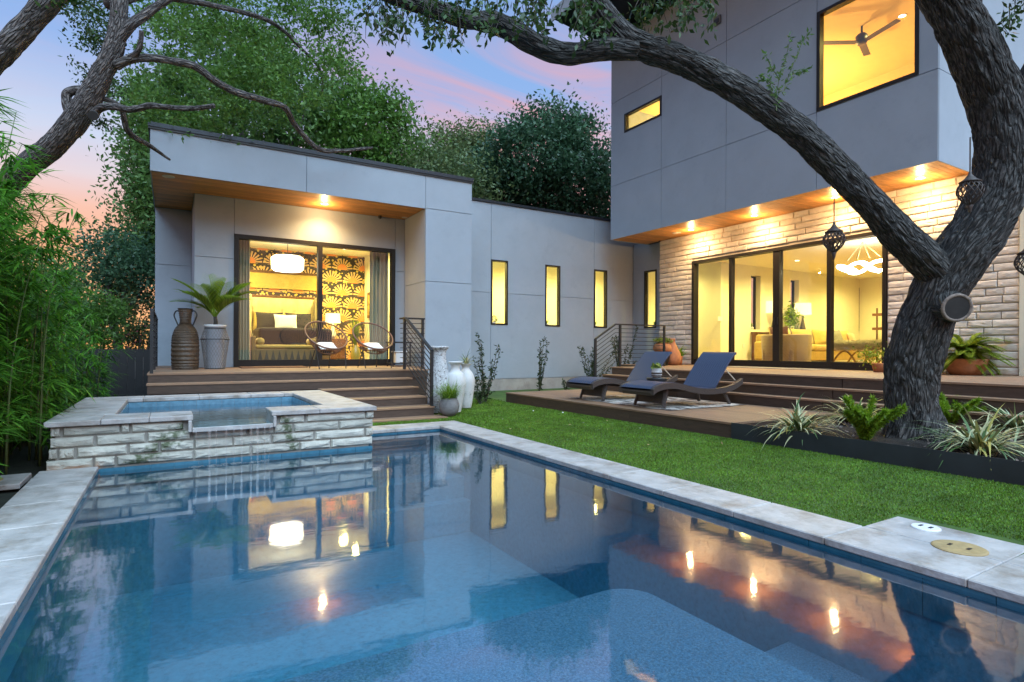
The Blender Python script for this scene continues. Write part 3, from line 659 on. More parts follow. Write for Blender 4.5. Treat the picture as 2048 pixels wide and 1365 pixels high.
tile_run(OX0, OY1, OX1, OY1, 0, -1, .152, .22, .374, 'spatile', spa); tile_run(OX0, OY0, OX0, OY1, 1, 0, .152, .22, .374, 'spatile', spa); tile_run(OX1, OY0, OX1, OY1, -1, 0, .152, .22, .374, 'spatile', spa)
mb = MB(); mb.add([(OX0, OY0 - .0, .308), (OX1, OY0, .308), (OX1, OY1, .308), (OX0, OY1, .308)], [(0, 1, 2, 3)]); mb.add([(NX0, SY0 - .085, .3075), (NX1, SY0 - .085, .3075), (NX1, OY0, .308), (NX0, OY0, .308)], [(0, 1, 2, 3)])
tag(mb.build('spa_water', M['spawater']), kind='structure')
# water falling from the spillway: separate narrow trickles and a thin sheet
mb = MB()
def trickle(x, w, th, dx=0):
    p = []
    for i in range(9):
        t = i / 8; p.append((x + dx * t, SY0 - .092 - .035 * t ** .6, .30 - (.30 - WATER) * t))
    o = len(mb.v)
    for i, a in enumerate(p):
        ww = w * (1 - .45 * i / 8)
        mb.v += [(a[0] - ww, a[1], a[2]), (a[0] + ww, a[1], a[2]), (a[0] + ww, a[1] + th, a[2]), (a[0] - ww, a[1] + th, a[2])]
    for i in range(8):
        for k_ in range(4): mb.f.append((o + i * 4 + k_, o + i * 4 + (k_ + 1) % 4, o + i * 4 + 4 + (k_ + 1) % 4, o + i * 4 + 4 + k_))
for x, w, dx in ((NX0 + .02, .004, .03), (.34, .012, 0), (.40, .005, 0), (.49, .008, 0), (.56, .004, 0), (.63, .010, 0), (.72, .008, 0), (.78, .012, 0), (.85, .006, 0), (NX1 - .02, .004, -.02)): trickle(x, w, .006, dx)
tag(mb.build('water_trickles', M['fall']), 'thin streams of water falling from the spa spillway', 'waterfall', kind='stuff')
mb = MB()
for i in range(60):
    x = rng.uniform(.16, .90); y = SY0 - .14 - abs(rng.normal()) * .07; r = rng.uniform(.004, .018)
    mb.lathe([(r * 1.6, 0), (r, .004), (.001, .006)], 7, (x, y, WATER + .001), cap=False)
tag(mb.build('foam', M['fall'], None, True), 'white ripples where the spillway water meets the pool', 'foam', kind='stuff')
# ------------------------------------------------------------------ building helpers
def rect_minus(rect, holes):
    """cells of rect (s0,s1,z0,z1) not covered by the holes"""
    s0, s1, z0, z1 = rect
    S = sorted({s0, s1, *[min(max(h[i], s0), s1) for h in holes for i in (0, 1)]}); Zs = sorted({z0, z1, *[min(max(h[i], z0), z1) for h in holes for i in (2, 3)]})
    out = []
    for a, b_ in zip(S, S[1:]):
        col = []
        for c, d in zip(Zs, Zs[1:]):
            ms, mz = (a + b_) / 2, (c + d) / 2
            if any(h[0] < ms < h[1] and h[2] < mz < h[3] for h in holes): continue
            if col and abs(col[-1][3] - c) < 1e-6: col[-1][3] = d
            else: col.append([a, b_, c, d])
        out += col
    return out
def wall_mesh(axis, p0, p1, rect, holes):
    """axis 'y': wall in plane y, s along x; axis 'x': plane x, s along y"""
    mb = MB()
    for (a, b_, c, d) in rect_minus(rect, holes):
        if axis == 'y': mb.box(a, b_, p0, p1, c, d)
        else: mb.box(p0, p1, a, b_, c, d)
    return mb
def panels(axis, p0, p1, scuts, zcuts, holes, par, m='stucco', g=.0055):
    for a, b_ in zip(scuts, scuts[1:]):
        for c, d in zip(zcuts, zcuts[1:]):
            w = wall_mesh(axis, p0, p1, (a + g, b_ - g, c + g, d - g), holes)
            if w.v: w.build('wall_panel', M[m], par)
def frame_rect(axis, p0, p1, s0, s1, z0, z1, t, par, name='frame', m='bronze', mull=(), mw=.06):
    mb = MB()
    def bx_(a, b_, c, d):
        if axis == 'y': mb.box(a, b_, p0, p1, c, d)
        else: mb.box(p0, p1, a, b_, c, d)
    bx_(s0, s1, z1 - t, z1); bx_(s0, s1, z0, z0 + t); bx_(s0, s0 + t, z0 + t, z1 - t); bx_(s1 - t, s1, z0 + t, z1 - t)
    for s_ in mull: bx_(s_ - mw / 2, s_ + mw / 2, z0 + t, z1 - t)
    return mb.build(name, M[m], par)
def pane(axis, p, s0, s1, z0, z1, par, m='glass'):
    mb = MB()
    if axis == 'y': mb.box(s0, s1, p, p + .008, z0, z1)
    else: mb.box(p, p + .008, s0, s1, z0, z1)
    return mb.build('pane', M[m], par)
def window(axis, p, depth, s0, s1, z0, z1, par, t=.035):
    """frame with a pane as its sub-part, set in an opening that starts at plane p and goes to p+depth"""
    f = frame_rect(axis, p - .012, p + depth, s0, s1, z0, z1, t, par, 'window')
    pane(axis, p + depth * .5, s0 + t, s1 - t, z0 + t, z1 - t, f); return f
def spot(x, y, z, e, ang, blend=.6, c=(1, .72, .38), r=.04, aim=(0, 0, -1)):
    ld = bpy.data.lights.new('downlight_bulb', 'SPOT'); o = bpy.data.objects.new('downlight_bulb', ld); COL.objects.link(o)
    ld.energy = e; ld.spot_size = R(ang); ld.spot_blend = blend; ld.color = c; ld.shadow_soft_size = r
    o.location = (x, y, z); o.rotation_euler = Vector(aim).to_track_quat('-Z', 'Y').to_euler(); return o
def downlight(x, y, z, par, lit=True, r=.06):
    t = MB().lathe([(r * 1.3, 0), (r * 1.3, -.006), (r, -.008), (r, -.002)], 20, (x, y, z), cap=False).build('downlight', M['fixture'], par)
    if lit == 2:                                     # extra point light below the fixture, added to wash the planks
        ld = bpy.data.lights.new('soffit_wash', 'POINT'); lo = bpy.data.objects.new('soffit_wash', ld); COL.objects.link(lo); ld.energy = 18; ld.color = (1, .62, .26); ld.shadow_soft_size = .03; lo.location = (x, y, z - .15)
    MB().lathe([(r, -.003), (.001, -.003)], 20, (x, y, z), cap=False).build('lens', M['bulb' if lit else 'fixture'], t)
INT_C = (1.0, .82, .25)

# ------------------------------------------------------------------ guest wing
gw = thing('guest_wing', (2.5, 12, 0), 'low grey stucco guest wing with cedar soffit and lit bedroom', 'building')
GX0, GX1, PX0 = -.30, 5.69, 4.60
DO = (1.10, 4.44, DECK + .01, 3.345)           # bedroom sliding door opening
DO = (PY(467.9, 600, YW).x, PY(789.7, 600, YW).x, DECK + .01, 3.345)
# back-up walls
wall_mesh('y', YW + .02, YW + .2, (.39, 5.6, 0, SOF), [DO]).build('wall_core', M['stucco'], gw)
wall_mesh('x', .39, .41, (YW + .2, 14.1, 0, SOF), []).build('return_wall', M['stucco'], gw)
panels('y', YW, YW + .02, [.39, DO[0], DO[1], PX0], [DECK, 2.85, SOF], [DO], gw)
panels('y', 14.1, 14.12, [GX0 + .02, .39], [0, 2.85, SOF], [], gw); MB().box(GX0 + .03, .41, 14.13, 14.3, 0, SOF).build('wall_core', M['stucco'], gw)
wall_mesh('x', GX0 + .02, GX0 + .1, (14.3, 19, 0, SOF), []).build('side_wall', M['stucco'], gw)
# pier
MB().box(PX0 + .02, GX1 - .02, YP + .02, YW + .02, 0, 4.7).build('pier_core', M['stucco'], gw)
panels('y', YP, YP + .019, [PX0, GX1], [.02, 2.52, SOF + .004], [], gw)
panels('x', PX0, PX0 + .019, [YP + .02, YW - .002], [DECK, 2.52, SOF - .002], [], gw); panels('x', GX1 - .019, GX1, [YP + .02, YW - .002], [.02, 2.52, 4.77], [], gw)
# fascia
FX = PY(613, 400, YP).x
fas = [GX0, FX, PX0]
panels('y', YP, YP + .019, [GX0, FX, PX0], [SOF - .012, 4.77], [], gw)
panels('y', YP, YP + .019, [PX0, GX1], [SOF + .006, 4.77], [], gw)
MB().box(GX0 + .02, PX0 + .02, YP + .02, YP + .16, SOF + .012, 4.76).build('fascia_core', M['stucco'], gw)
panels('x', GX0, GX0 + .019, [YP + .02, 19], [SOF - .012, 4.77], [], gw)
MB().box(GX0 - .03, GX1 + .03, YP - .035, 19, 4.772, 4.845).build('roof_edge', M['roofmetal'], gw)
MB().box(GX0 - .025, GX1 + .025, YP - .022, YP - .003, 4.735, 4.771).build('drip_trim', M['black'], gw)
MB().box(GX0 + .03, GX1 - .03, YP + .17, 18.9, SOF + .05, 4.76).build('roof_slab', M['stucco'], gw)
# soffit planks along x
pw = .088; y = YP + .022
while y < 14.1:
    x1 = PX0 - .004 if y < YW - .05 else .385
    if not (YW - .02 < y < YW + .21 and False):
        MB().box(GX0 + .022, x1, y, min(y + pw - .005, 14.095), SOF, SOF + .018).build('soffit_plank', M['cedar_x'], gw)
    y += pw
MB().box(GX0 + .021, PX0 - .003, YP + .021, YW - .001, SOF + .0185, SOF + .03).build('soffit_backing', M['black'], gw)
MB().box(GX0 + .021, .385, YW - .001, 14.1, SOF + .0185, SOF + .03).build('soffit_backing', M['black'], gw)
pl = PZ(649, 408, SOF); downlight(pl.x, pl.y, SOF - .001, gw, 2); spot(pl.x, pl.y, SOF - .03, 150, 150, 1, (1, .66, .28))
pl = PZ(337, 353, SOF); downlight(pl.x, pl.y, SOF - .001, gw, False, .075)
pl = PZ(806, 437, SOF); downlight(pl.x, pl.y - .1, SOF - .001, gw, False, .05)
MB().lathe([(.04, 0), (.035, -.05), (.001, -.07)], 14, (PY(760, 440, YW - .06).x, YW - .06, SOF)).build('camera_dome', M['black'], gw)
# sliding door
T = .085
XM = PY(640, 600, YW).x
fr = frame_rect('y', YW - .03, YW + .12, *DO, T, gw, 'sliding_door', mull=(XM,), mw=.09)
MB().box(DO[0] + T, DO[1] - T, YW - .025, YW + .11, DO[2] + T, DO[2] + T + .05).build('bottom_rail', M['bronze'], fr)
pane('y', YW + .05, DO[0] + T, XM - .045, DO[2] + T + .05, DO[3] - T, fr); pane('y', YW + .03, XM + .045, DO[1] - T, DO[2] + T + .05, DO[3] - T, fr)
# bedroom shell
BX0, BX1, BY1, BC = .45, 4.52, 15.3, 3.57
MB().box(BX0, BX1, YW + .2, BY1 + .05, DECK - .1, DECK + .015).build('bedroom_floor', M['intfloor'], gw)
MB().box(BX0 - .05, BX1 + .2, YW + .2, BY1 + .1, BC, BC + .1).build('bedroom_ceiling', M['intwall'], gw)
MB().box(BX1, BX1 + .07, YW + .2, BY1 + .1, DECK, BC).build('bedroom_wall', M['intwall'], gw)
MB().box(BX0 - .04, BX0, YW + .2, BY1 + .1, DECK, BC).build('bedroom_wall', M['intwall'], gw)
MB().box(BX0, BX1, BY1, BY1 + .08, DECK, BC).build('wallpaper_wall', M['wallpaper'], gw)
for (x, y) in ((3.72, 14.3), (1.4, 14.3), (3.72, 13.2)):
    downlight(x, y, BC - .001, gw); spot(x, y, BC - .03, 330, 165, 1, INT_C, .08)

# ------------------------------------------------------------------ glazed corridor
co = thing('link_corridor', (8.6, 12.6, 0), 'grey stucco corridor with three narrow lit windows', 'building')
CX0, CX1, CTOP = GX1 - .0, 11.6, 4.735
WZ0, WZ1 = 1.70, 3.33
wins = []
for (a, b_) in ((981.8, 1015.5), (1090.3, 1120.2), (1187.9, 1214.0)): wins.append((PY(a, 600, YW).x, PY(b_, 600, YW).x, WZ0, WZ1))
wall_mesh('y', YW + .02, YW + .16, (CX0, CX1 + .3, .0, CTOP), wins).build('wall_core', M['stucco'], co)
panels('y', YW, YW + .019, [CX0 + .002, wins[0][0], wins[2][0], CX1], [.345, 2.50, CTOP], wins, co)
MB().box(CX0, CX1, YW - .015, YW + .019, -.06, .335).build('foundation', M['concrete'], co)
for w in wins: window('y', YW, .09, *w, co, .04)
MB().box(CX0, CX1 + .3, YW - .03, 15, CTOP + .002, 4.80).build('roof_edge', M['roofmetal'], co)
MB().box(CX0 - .1, CX1 + 1.4, 14.2, 14.3, 0, CTOP).build('interior_wall', M['intwall'], co)
MB().box(CX0 - .05, CX0, YW + .17, 14.2, .6, 3.7).build('interior_wall', M['intwall'], co)
MB().box(CX0, CX1 + 1.6, YW + .17, 14.2, DECK - .1, DECK).build('corridor_floor', M['intfloor'], co)
MB().box(CX0, CX1 + 1.6, YW + .17, 14.2, 3.6, 3.7).build('corridor_ceiling', M['intwall'], co)
for x in (6.9, 8.9, 10.9): downlight(x, 13.4, 3.599, co); spot(x, 13.4, 3.57, 520, 168, 1, INT_C, .1)

# ------------------------------------------------------------------ main house
mh = thing('main_house', (11.4, 7.5, 0), 'two storey grey stucco house with limestone ground floor', 'building')
XB = 11.6; SY_L, SY_R = 11.21, 3.52             # stone wall ends
w4 = (PX(1313, 600, XB).y, PX(1288.6, 600, XB).y, WZ0, WZ1)
wall_mesh('x', XB + .02, XB + .16, (SY_L - .2, YW, 0, SOF + .1), [w4]).build('wall_core', M['stucco'], mh)
panels('x', XB, XB + .019, [SY_L - .05, YW - .002], [.345, 2.5, SOF - .002], [w4], mh); MB().box(XB - .012, XB + .019, SY_L - .05, YW - .02, 0, .335).build('foundation', M['concrete'], mh)
window('x', XB, .09, *w4, mh, .04)
DM = (5.47, 10.07, DECK + .01, 3.345)          # living room sliding door
DM = (PX(1773, 600, XS).y, PX(1384, 600, XS).y, DECK + .01, 3.345)
wall_mesh('x', XS + .034, XS + .22, (2.9, SY_L - .02, DECK - .2, SOF + .1), [DM]).build('stone_backing', M['mortar2'], mh)
MB().box(XS + .05, XS + .3, SY_L - .019, SY_L, .3, SOF).build('corner_trim', M['stucco'], mh)
STB = [rough_block(50 + i, 7, 3, .009).mesh('wall_stone', M['stone']) for i in range(10)]
nrow = 26; rh = (SOF - DECK) / nrow
for r_ in range(nrow):
    z0, z1 = DECK + r_ * rh, DECK + (r_ + 1) * rh - .006
    spans = [(SY_R + .03, SY_L)] if z0 > DM[3] - .04 else [(SY_R + .03, DM[0] - .012), (DM[1] + .012, SY_L)]
    for (a, b_) in spans:
        y = a; first = True
        while y < b_ - .02:
            L = random.choice([.24, .33, .42, .5, .6, .72]); 
            if first: L *= random.uniform(.5, 1); first = False
            if b_ - y - L < .16: L = b_ - y
            o = obj('wall_stone', random.choice(STB), mh, True)
            o.location = (XS + .012 - random.uniform(0, .012), y + L / 2, (z0 + z1) / 2); o.rotation_euler = (0, 0, R(-90)); o.scale = (L - .007, 1, z1 - z0); y += L
MB().box(XS - .03, XS + .3, SY_R - .10, SY_R + .02, DECK - .2, SOF).build('corner_board', M['intwall'], mh)
MB().box(XS - .02, XS + .05, SY_L - .03, SY_L + .01, SOF - .02, SOF).build('trim', M['black'], mh)
# door frame and panes
T = .07
mul = [PX(u, 600, XS).y for u in (1460, 1552, 1657)]
fr = frame_rect('x', XS - .02, XS + .16, DM[0], DM[1], DM[2], DM[3], T, mh, 'sliding_door')
for yv, w_ in zip(mul, (.07, .16, .08)): MB().box(XS + .0, XS + .13, yv - w_ / 2, yv + w_ / 2, DM[2] + T, DM[3] - T).build('mullion', M['bronze'], fr)
MB().box(XS + .005, XS + .135, DM[0] + T, DM[1] - T, DM[2] + T, DM[2] + T + .07).build('bottom_rail', M['bronze'], fr)
for s_ in (-.04, .04): MB().box(XS - .012, XS - .001, mul[1] + s_ - .012, mul[1] + s_ + .012, 1.66, 1.82).build('pull_handle', M['black'], fr)
ed = [DM[1] - T] + mul + [DM[0] + T]
for i in range(4):
    hw = (.0, .035, .08, .04, .0)
    pane('x', XS + .05 + .02 * (i % 2), ed[i + 1] + hw[i + 1], ed[i] - hw[i], DM[2] + T + .07, DM[3] - T, fr)
# upper storey
UY0, UY1, UTOP = 4.155, 11.79, 9.3
UW = (PX(1838, 150, XU).y, PX(1633.5, 150, XU).y, 5.48, 7.30); SW = (PX(1323, 230, XU).y, PX(1249, 230, XU).y, 6.76, 7.25)
wall_mesh('x', XU + .02, XU + .18, (UY0 + .02, UY1 - .02, SOF + .02, UTOP), [UW, SW]).build('wall_core', M['stucco'], mh)
panels('x', XU, XU + .019, [UY0, UW[1], PX(1452, 300, XU).y, SW[0], UY1], [SOF - .012, 5.47, 7.70, UTOP], [UW, SW], mh)
panels('y', UY0, UY0 + .019, [XU + .02, 12.6, 15], [SOF - .012, 5.47, 7.70, UTOP], [(10.72, 11.7, 5.6, 7.3)], mh)
wall_mesh('y', UY0 + .02, UY0 + .18, (XU + .18, 16, SOF + .02, UTOP), [(10.72, 11.7, 5.6, 7.3)]).build('wall_core', M['stucco'], mh)
panels('y', UY1 - .019, UY1, [XU + .02, 16], [SOF - .012, 5.47, 7.70, UTOP], [], mh); MB().box(XU + .18, 16, UY1 - .18, UY1 - .02, SOF + .02, UTOP).build('wall_core', M['stucco'], mh)
window('x', XU, .12, *UW, mh, .06); window('x', XU, .1, *SW, mh, .05); window('y', UY0, .1, 10.72, 11.7, 5.6, 7.3, mh, .05)
MB().box(15.9, 16, UY0, UY1, SOF, UTOP).build('back_wall', M['stucco'], mh)
# soffit planks run towards the wall
y = UY0 + .022
while y < UY1 - .03:
    MB().box(XU + .021, XS + .045, y, min(y + .09, UY1 - .02), SOF, SOF + .018).build('soffit_plank', M['cedar'], mh); y += .0955
MB().box(XU + .021, XS + .4, UY0 + .021, UY1 - .021, SOF + .0185, SOF + .03).build('soffit_backing', M['black'], mh)
for i, yv in enumerate((9.74, 7.97, 6.2, 4.75)):
    downlight(10.98, yv, SOF - .001, mh, 2); spot(10.98, yv, SOF - .03, 85, 155, 1, (1, .70, .34))
pl = PZ(1353, 466, SOF); downlight(pl.x, pl.y, SOF - .001, mh, False, .085)
# roof with a deep eave
rf = MB(); e = [(8.55, 12.25, 9.75), (8.55, 3.3, 9.75), (17, 3.3, 8.9), (17, 12.25, 8.9)]
rf.add([*e, *[(x, y, z + .22) for x, y, z in e]], [(0, 3, 2, 1), (4, 5, 6, 7), (0, 1, 5, 4), (1, 2, 6, 5), (2, 3, 7, 6), (3, 0, 4, 7)]); rf.build('roof', M['roofmetal'], mh)
MB().box(8.52, 8.548, 3.3, 12.27, 9.66, 9.98).build('eave_fascia', M['stucco'], mh)
pv = PX(1436, 42, XU); v_ = MB(); v_.rbox(XU - .05, XU - .003, pv.y - .09, pv.y + .09, pv.z - .09, pv.z + .09, .012, 1); vo = v_.build('wall_vent', M['vent'], mh)
MB().box(XU - .058, XU - .051, pv.y - .06, pv.y + .06, pv.z - .07, pv.z + .02).build('vent_louver', M['black'], vo)
# upper room
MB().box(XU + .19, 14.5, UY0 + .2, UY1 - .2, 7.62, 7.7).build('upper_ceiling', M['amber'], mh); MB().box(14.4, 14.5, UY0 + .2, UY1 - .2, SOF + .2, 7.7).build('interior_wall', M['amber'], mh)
MB().box(XU + .19, 14.5, UY0 + .2, UY1 - .2, SOF + .1, SOF + .3).build('upper_floor', M['intfloor'], mh)
MB().box(XU + .19, 14.5, 8.9, 9.0, SOF + .3, 7.62).build('interior_wall', M['intwall'], mh)
for (x, y) in ((12.2, 5.6), (12.2, 10.4)): downlight(x, y, 7.619, mh); spot(x, y, 7.58, 600, 170, 1, INT_C, .1)
# living room shell
LX1, LY1, LC = 20.5, 10.72, 3.57
slits = [(14.45, 14.95), (17.0, 17.6)]
slits = []
for (a, b_) in ((1501.8, 1521), (1581, 1598), (1718, 1731)): slits.append((PY(a, 600, LY1).x, PY(b_, 600, LY1).x, 1.70, 3.30))
wall_mesh('y', LY1, LY1 + .25, (13.3, LX1 + 1.5, DECK, LC), slits).build('interior_wall', M['intwall'], mh)
for s_ in slits: window('y', LY1 + .17, .05, *s_, mh, .05)
MB().box(13.3, 13.4, LY1 + .251, 14.2, DECK, 3.6).build('interior_wall', M['intwall'], mh)
MB().box(LX1, LX1 + .1, 2.9, LY1, DECK, LC).build('interior_wall', M['intwall'], mh); MB().box(XS + .22, LX1, 2.9, 3.0, DECK, LC).build('interior_wall', M['intwall'], mh)
MB().box(XS + .221, LX1, 3.0, 14.2, DECK - .1, DECK + .012).build('living_floor', M['intfloor'], mh)
MB().box(XS + .221, LX1 + .1, 2.9, LY1 + .25, LC, LC + .1).build('living_ceiling', M['intwall'], mh); MB().box(XB + .17, 13.4, LY1 + .25, YW + .17, LC + .001, LC + .1).build('living_ceiling', M['intwall'], mh)
for (x, y) in ((12.9, 9.6), (14.8, 9.4), (16.9, 9.0), (13.2, 6.6), (15.6, 6.4), (18.9, 9.4), (18.2, 6.6)):
    downlight(x, y, LC - .001, mh); spot(x, y, LC - .03, 350, 165, 1, INT_C, .1)
spot(12.6, 12.0, LC - .03, 200, 160, 1, INT_C, .1)
def plate(x, z, w, h, nm): MB().rbox(x - w / 2, x + w / 2, LY1 - .012, LY1 - .001, z - h / 2, z + h / 2, .004, 1).build(nm, M['whitecloth'], mh)
p = PY(1440, 638, LY1); plate(p.x, p.z, .2, .13, 'light_switch'); p = PY(1487, 692, LY1); plate(p.x, p.z, .08, .13, 'wall_outlet')
MB().box(13.42, LX1, LY1 - .015, LY1 - .001, DECK + .013, DECK + .14).build('baseboard', M['intwall'], mh)

# ------------------------------------------------------------------ decks and stairs
gd = thing('guest_deck', (2, 10.5, 0), 'brown composite deck and wide steps of the guest wing', 'deck')
DX0, DX1, DY0 = -.29, 4.15, 9.93
y = DY0
bw = .139
while y < 14.09:
    xa, xb = (DX0, DX1 if y < YP - .1 else PX0 - .003) if y < YW - .06 else (DX0, .385)
    y1 = min(y + bw, 14.095)
    if y < YW - .03 or y > YW + .02: MB().box(xa, xb, y + .002, (YW - .032 if y < YW - .04 < y1 else y1) - .002, DECK - .025, DECK).build('deck_board', M['deck_x'], gd)
    y += bw
MB().box(DX0 + .03, DX1 - .02, DY0 + .03, YP - .01, 0, DECK - .027).build('deck_frame', M['riser'], gd)
MB().box(DX0 + .03, PX0 - .01, YP - .01, YW + .015, 0.1, DECK - .028).build('deck_frame', M['riser'], gd)
MB().box(DX0 + .03, .38, YW + .02, 14.09, 0.1, DECK - .028).build('deck_frame', M['riser'], gd)
SXR = 3.72; gr = .1385; yn = [9.93, 9.67, 9.35, 8.93, 8.62]
yn = [9.93, 9.64, 9.33, 8.98, 8.63]
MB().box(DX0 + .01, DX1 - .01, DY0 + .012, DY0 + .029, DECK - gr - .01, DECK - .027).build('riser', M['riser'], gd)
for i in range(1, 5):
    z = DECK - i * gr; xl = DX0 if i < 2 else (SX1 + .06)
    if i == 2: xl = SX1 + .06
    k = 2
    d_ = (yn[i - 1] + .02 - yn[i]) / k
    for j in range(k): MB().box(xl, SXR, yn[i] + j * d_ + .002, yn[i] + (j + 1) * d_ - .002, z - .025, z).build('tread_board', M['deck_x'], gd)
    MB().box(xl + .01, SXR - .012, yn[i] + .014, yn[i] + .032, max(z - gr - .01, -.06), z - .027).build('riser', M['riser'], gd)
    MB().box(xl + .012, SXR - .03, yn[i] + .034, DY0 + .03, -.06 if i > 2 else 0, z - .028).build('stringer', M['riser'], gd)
MB().box(SX1 + .06, SXR + .08, 8.30, 8.66, -.05, .012).build('landing_board', M['deck_x'], gd)

def railing(name, label, posts, top, nbars, group=None, ends=None):
    """posts: list of (x,y,z0,z1); top: polyline of the handrail; bars follow the rail polyline below it"""
    t = thing(name, posts[0][:3], label, 'railing', group)
    for (x, y, z0, z1) in posts: MB().box(x - .022, x + .022, y - .022, y + .022, z0, z1).build('post', M['black'], t)
    for a, b_ in zip(top, top[1:]): MB().bar(a, b_, .05, .03).build('handrail', M['black'], t)
    for i in range(1, nbars + 1):
        dz = i * .092
        for a, b_ in zip(top, top[1:]): MB().bar((a[0], a[1], a[2] - dz), (b_[0], b_[1], b_[2] - dz), .012).build('bar', M['black'], t)
    return t
HR = 1.66
railing('stair_railing', 'black metal railing sloping down the guest wing steps beside the urns', [(3.73, 10.08, DECK - .02, HR), (3.68, 8.68, -.02, 1.06)], [(3.73, 10.3, HR), (3.73, 10.02, HR), (3.68, 8.66, 1.06)], 9)
railing('guard_railing', 'short black guard rail between the step railing and the grey pier', [(4.10, 10.12, DECK, HR), ], [(3.73, 10.10, HR - .001), (4.14, 10.12, HR - .001)], 9)
railing('deck_railing', 'black railing on the fence side of the guest deck', [(-.235, 9.97, .36, HR), (-.235, 11.6, DECK, HR), (-.235, 13.4, DECK, HR)], [(-.235, 9.95, HR), (-.235, 13.45, HR)], 9)

md = thing('main_deck', (9.5, 6, 0), 'brown composite deck with long steps before the living room', 'deck')
XD = 8.33; MY0, MY1 = -1.5, 9.62
def board_row(xa, xb, ya, yb, z, nm, par, cuts):
    x = xa; k = max(1, round((xb - xa) / .14)); w = (xb - xa) / k
    for i in range(k):
        c = [ya, *[cc + (.9 if i % 2 else -.4) for cc in cuts], yb]
        for a, b_ in zip(c, c[1:]): MB().box(xa + i * w + .002, xa + (i + 1) * w - .002, a + .0015, b_ - .0015, z - .025, z).build(nm, M['deck_y'], par)
board_row(XD, XS + .02, MY0, MY1 + .01, DECK, 'deck_board', md, [1.8, 5.8]); board_row(10.0, XS + .02, MY1 + .012, SY_L - .01, DECK, 'deck_board', md, [])
MB().box(XD + .03, XS + .0, MY0 + .01, MY1 - .01, 0, DECK - .027).build('deck_frame', M['riser'], md); MB().box(10.03, XS, MY1 - .009, SY_L - .02, 0, DECK - .027).build('deck_frame', M['riser'], md)
mr_, mt = .157, .245
def risers(x, z0, z1):
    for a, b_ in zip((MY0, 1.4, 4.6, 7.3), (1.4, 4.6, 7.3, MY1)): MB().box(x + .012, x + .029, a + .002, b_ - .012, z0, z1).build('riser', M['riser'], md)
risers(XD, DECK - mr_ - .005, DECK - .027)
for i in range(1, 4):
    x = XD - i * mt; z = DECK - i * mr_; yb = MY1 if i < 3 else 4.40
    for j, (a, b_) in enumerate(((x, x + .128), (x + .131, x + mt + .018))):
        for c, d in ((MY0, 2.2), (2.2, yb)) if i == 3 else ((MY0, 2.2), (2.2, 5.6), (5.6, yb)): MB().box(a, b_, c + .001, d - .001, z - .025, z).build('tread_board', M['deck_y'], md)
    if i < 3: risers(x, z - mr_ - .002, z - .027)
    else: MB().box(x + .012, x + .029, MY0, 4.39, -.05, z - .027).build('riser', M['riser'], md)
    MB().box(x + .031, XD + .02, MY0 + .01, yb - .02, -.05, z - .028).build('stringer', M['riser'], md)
pf = thing('sun_platform', (6.8, 7, 0), 'low brown composite platform holding the two loungers', 'deck')
XP = 5.70; PY0, PY1 = 4.42, 9.73; XPE = XD - 2 * mt
board_row(XP, XPE + .01, PY0, PY1, PLAT, 'deck_board', pf, [6.9])
MB().box(XP + .03, XPE - .002, PY0 + .03, PY1 - .02, -.05, PLAT - .027).build('platform_frame', M['riser'], pf)
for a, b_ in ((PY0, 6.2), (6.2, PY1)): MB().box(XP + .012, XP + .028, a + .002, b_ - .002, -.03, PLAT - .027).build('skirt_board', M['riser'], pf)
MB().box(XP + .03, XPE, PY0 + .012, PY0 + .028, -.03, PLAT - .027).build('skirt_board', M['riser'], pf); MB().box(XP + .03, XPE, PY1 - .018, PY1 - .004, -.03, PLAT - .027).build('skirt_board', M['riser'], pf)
yr = MY1 - .03
railing('entry_railing', 'black metal railing at the end of the main deck steps beside the corridor', [(7.86, yr, .0, DECK - .32 + .93), (8.56, yr, DECK - .2, HR - .01), (9.92, yr, DECK, HR - .01)], [(7.86, yr, DECK - .32 + .93), (8.42, yr, HR - .01), (9.94, yr, HR - .01)], 9)
# planter bed with steel edging
ed_ = thing('planter_edging', (5.7, 2, 0), 'dark steel edging of the planting bed under the oak', 'edging')
MB().box(XP - .008, XP + .0, -1.5, PY0 + .012, -.05, PLAT + .004).build('edging_strip', M['steel'], ed_); MB().box(XP + .0, XP + .012, -1.5, PY0 - .002, -.05, PLAT - .004).build('return_lip', M['steel'], ed_)
mb = MB(); nx, ny = 22, 60
for j in range(ny + 1):
    for i in range(nx + 1):
        x, y = XP + .013 + (7.62 - XP - .014) * i / nx, -1.5 + (PY0 - .0 + 1.5) * j / ny
        mb.v.append((x, y, .165 + .03 * noise.noise(Vector((x * 6, y * 6, 0))) + .05 * math.exp(-((x - 6.6) ** 2 + (y - 2.9) ** 2) * 2)))
for j in range(ny):
    for i in range(nx): a = j * (nx + 1) + i; mb.f.append((a, a + 1, a + nx + 2, a + nx + 1))
tag(mb.build('planting_bed', M['soil']), kind='structure')
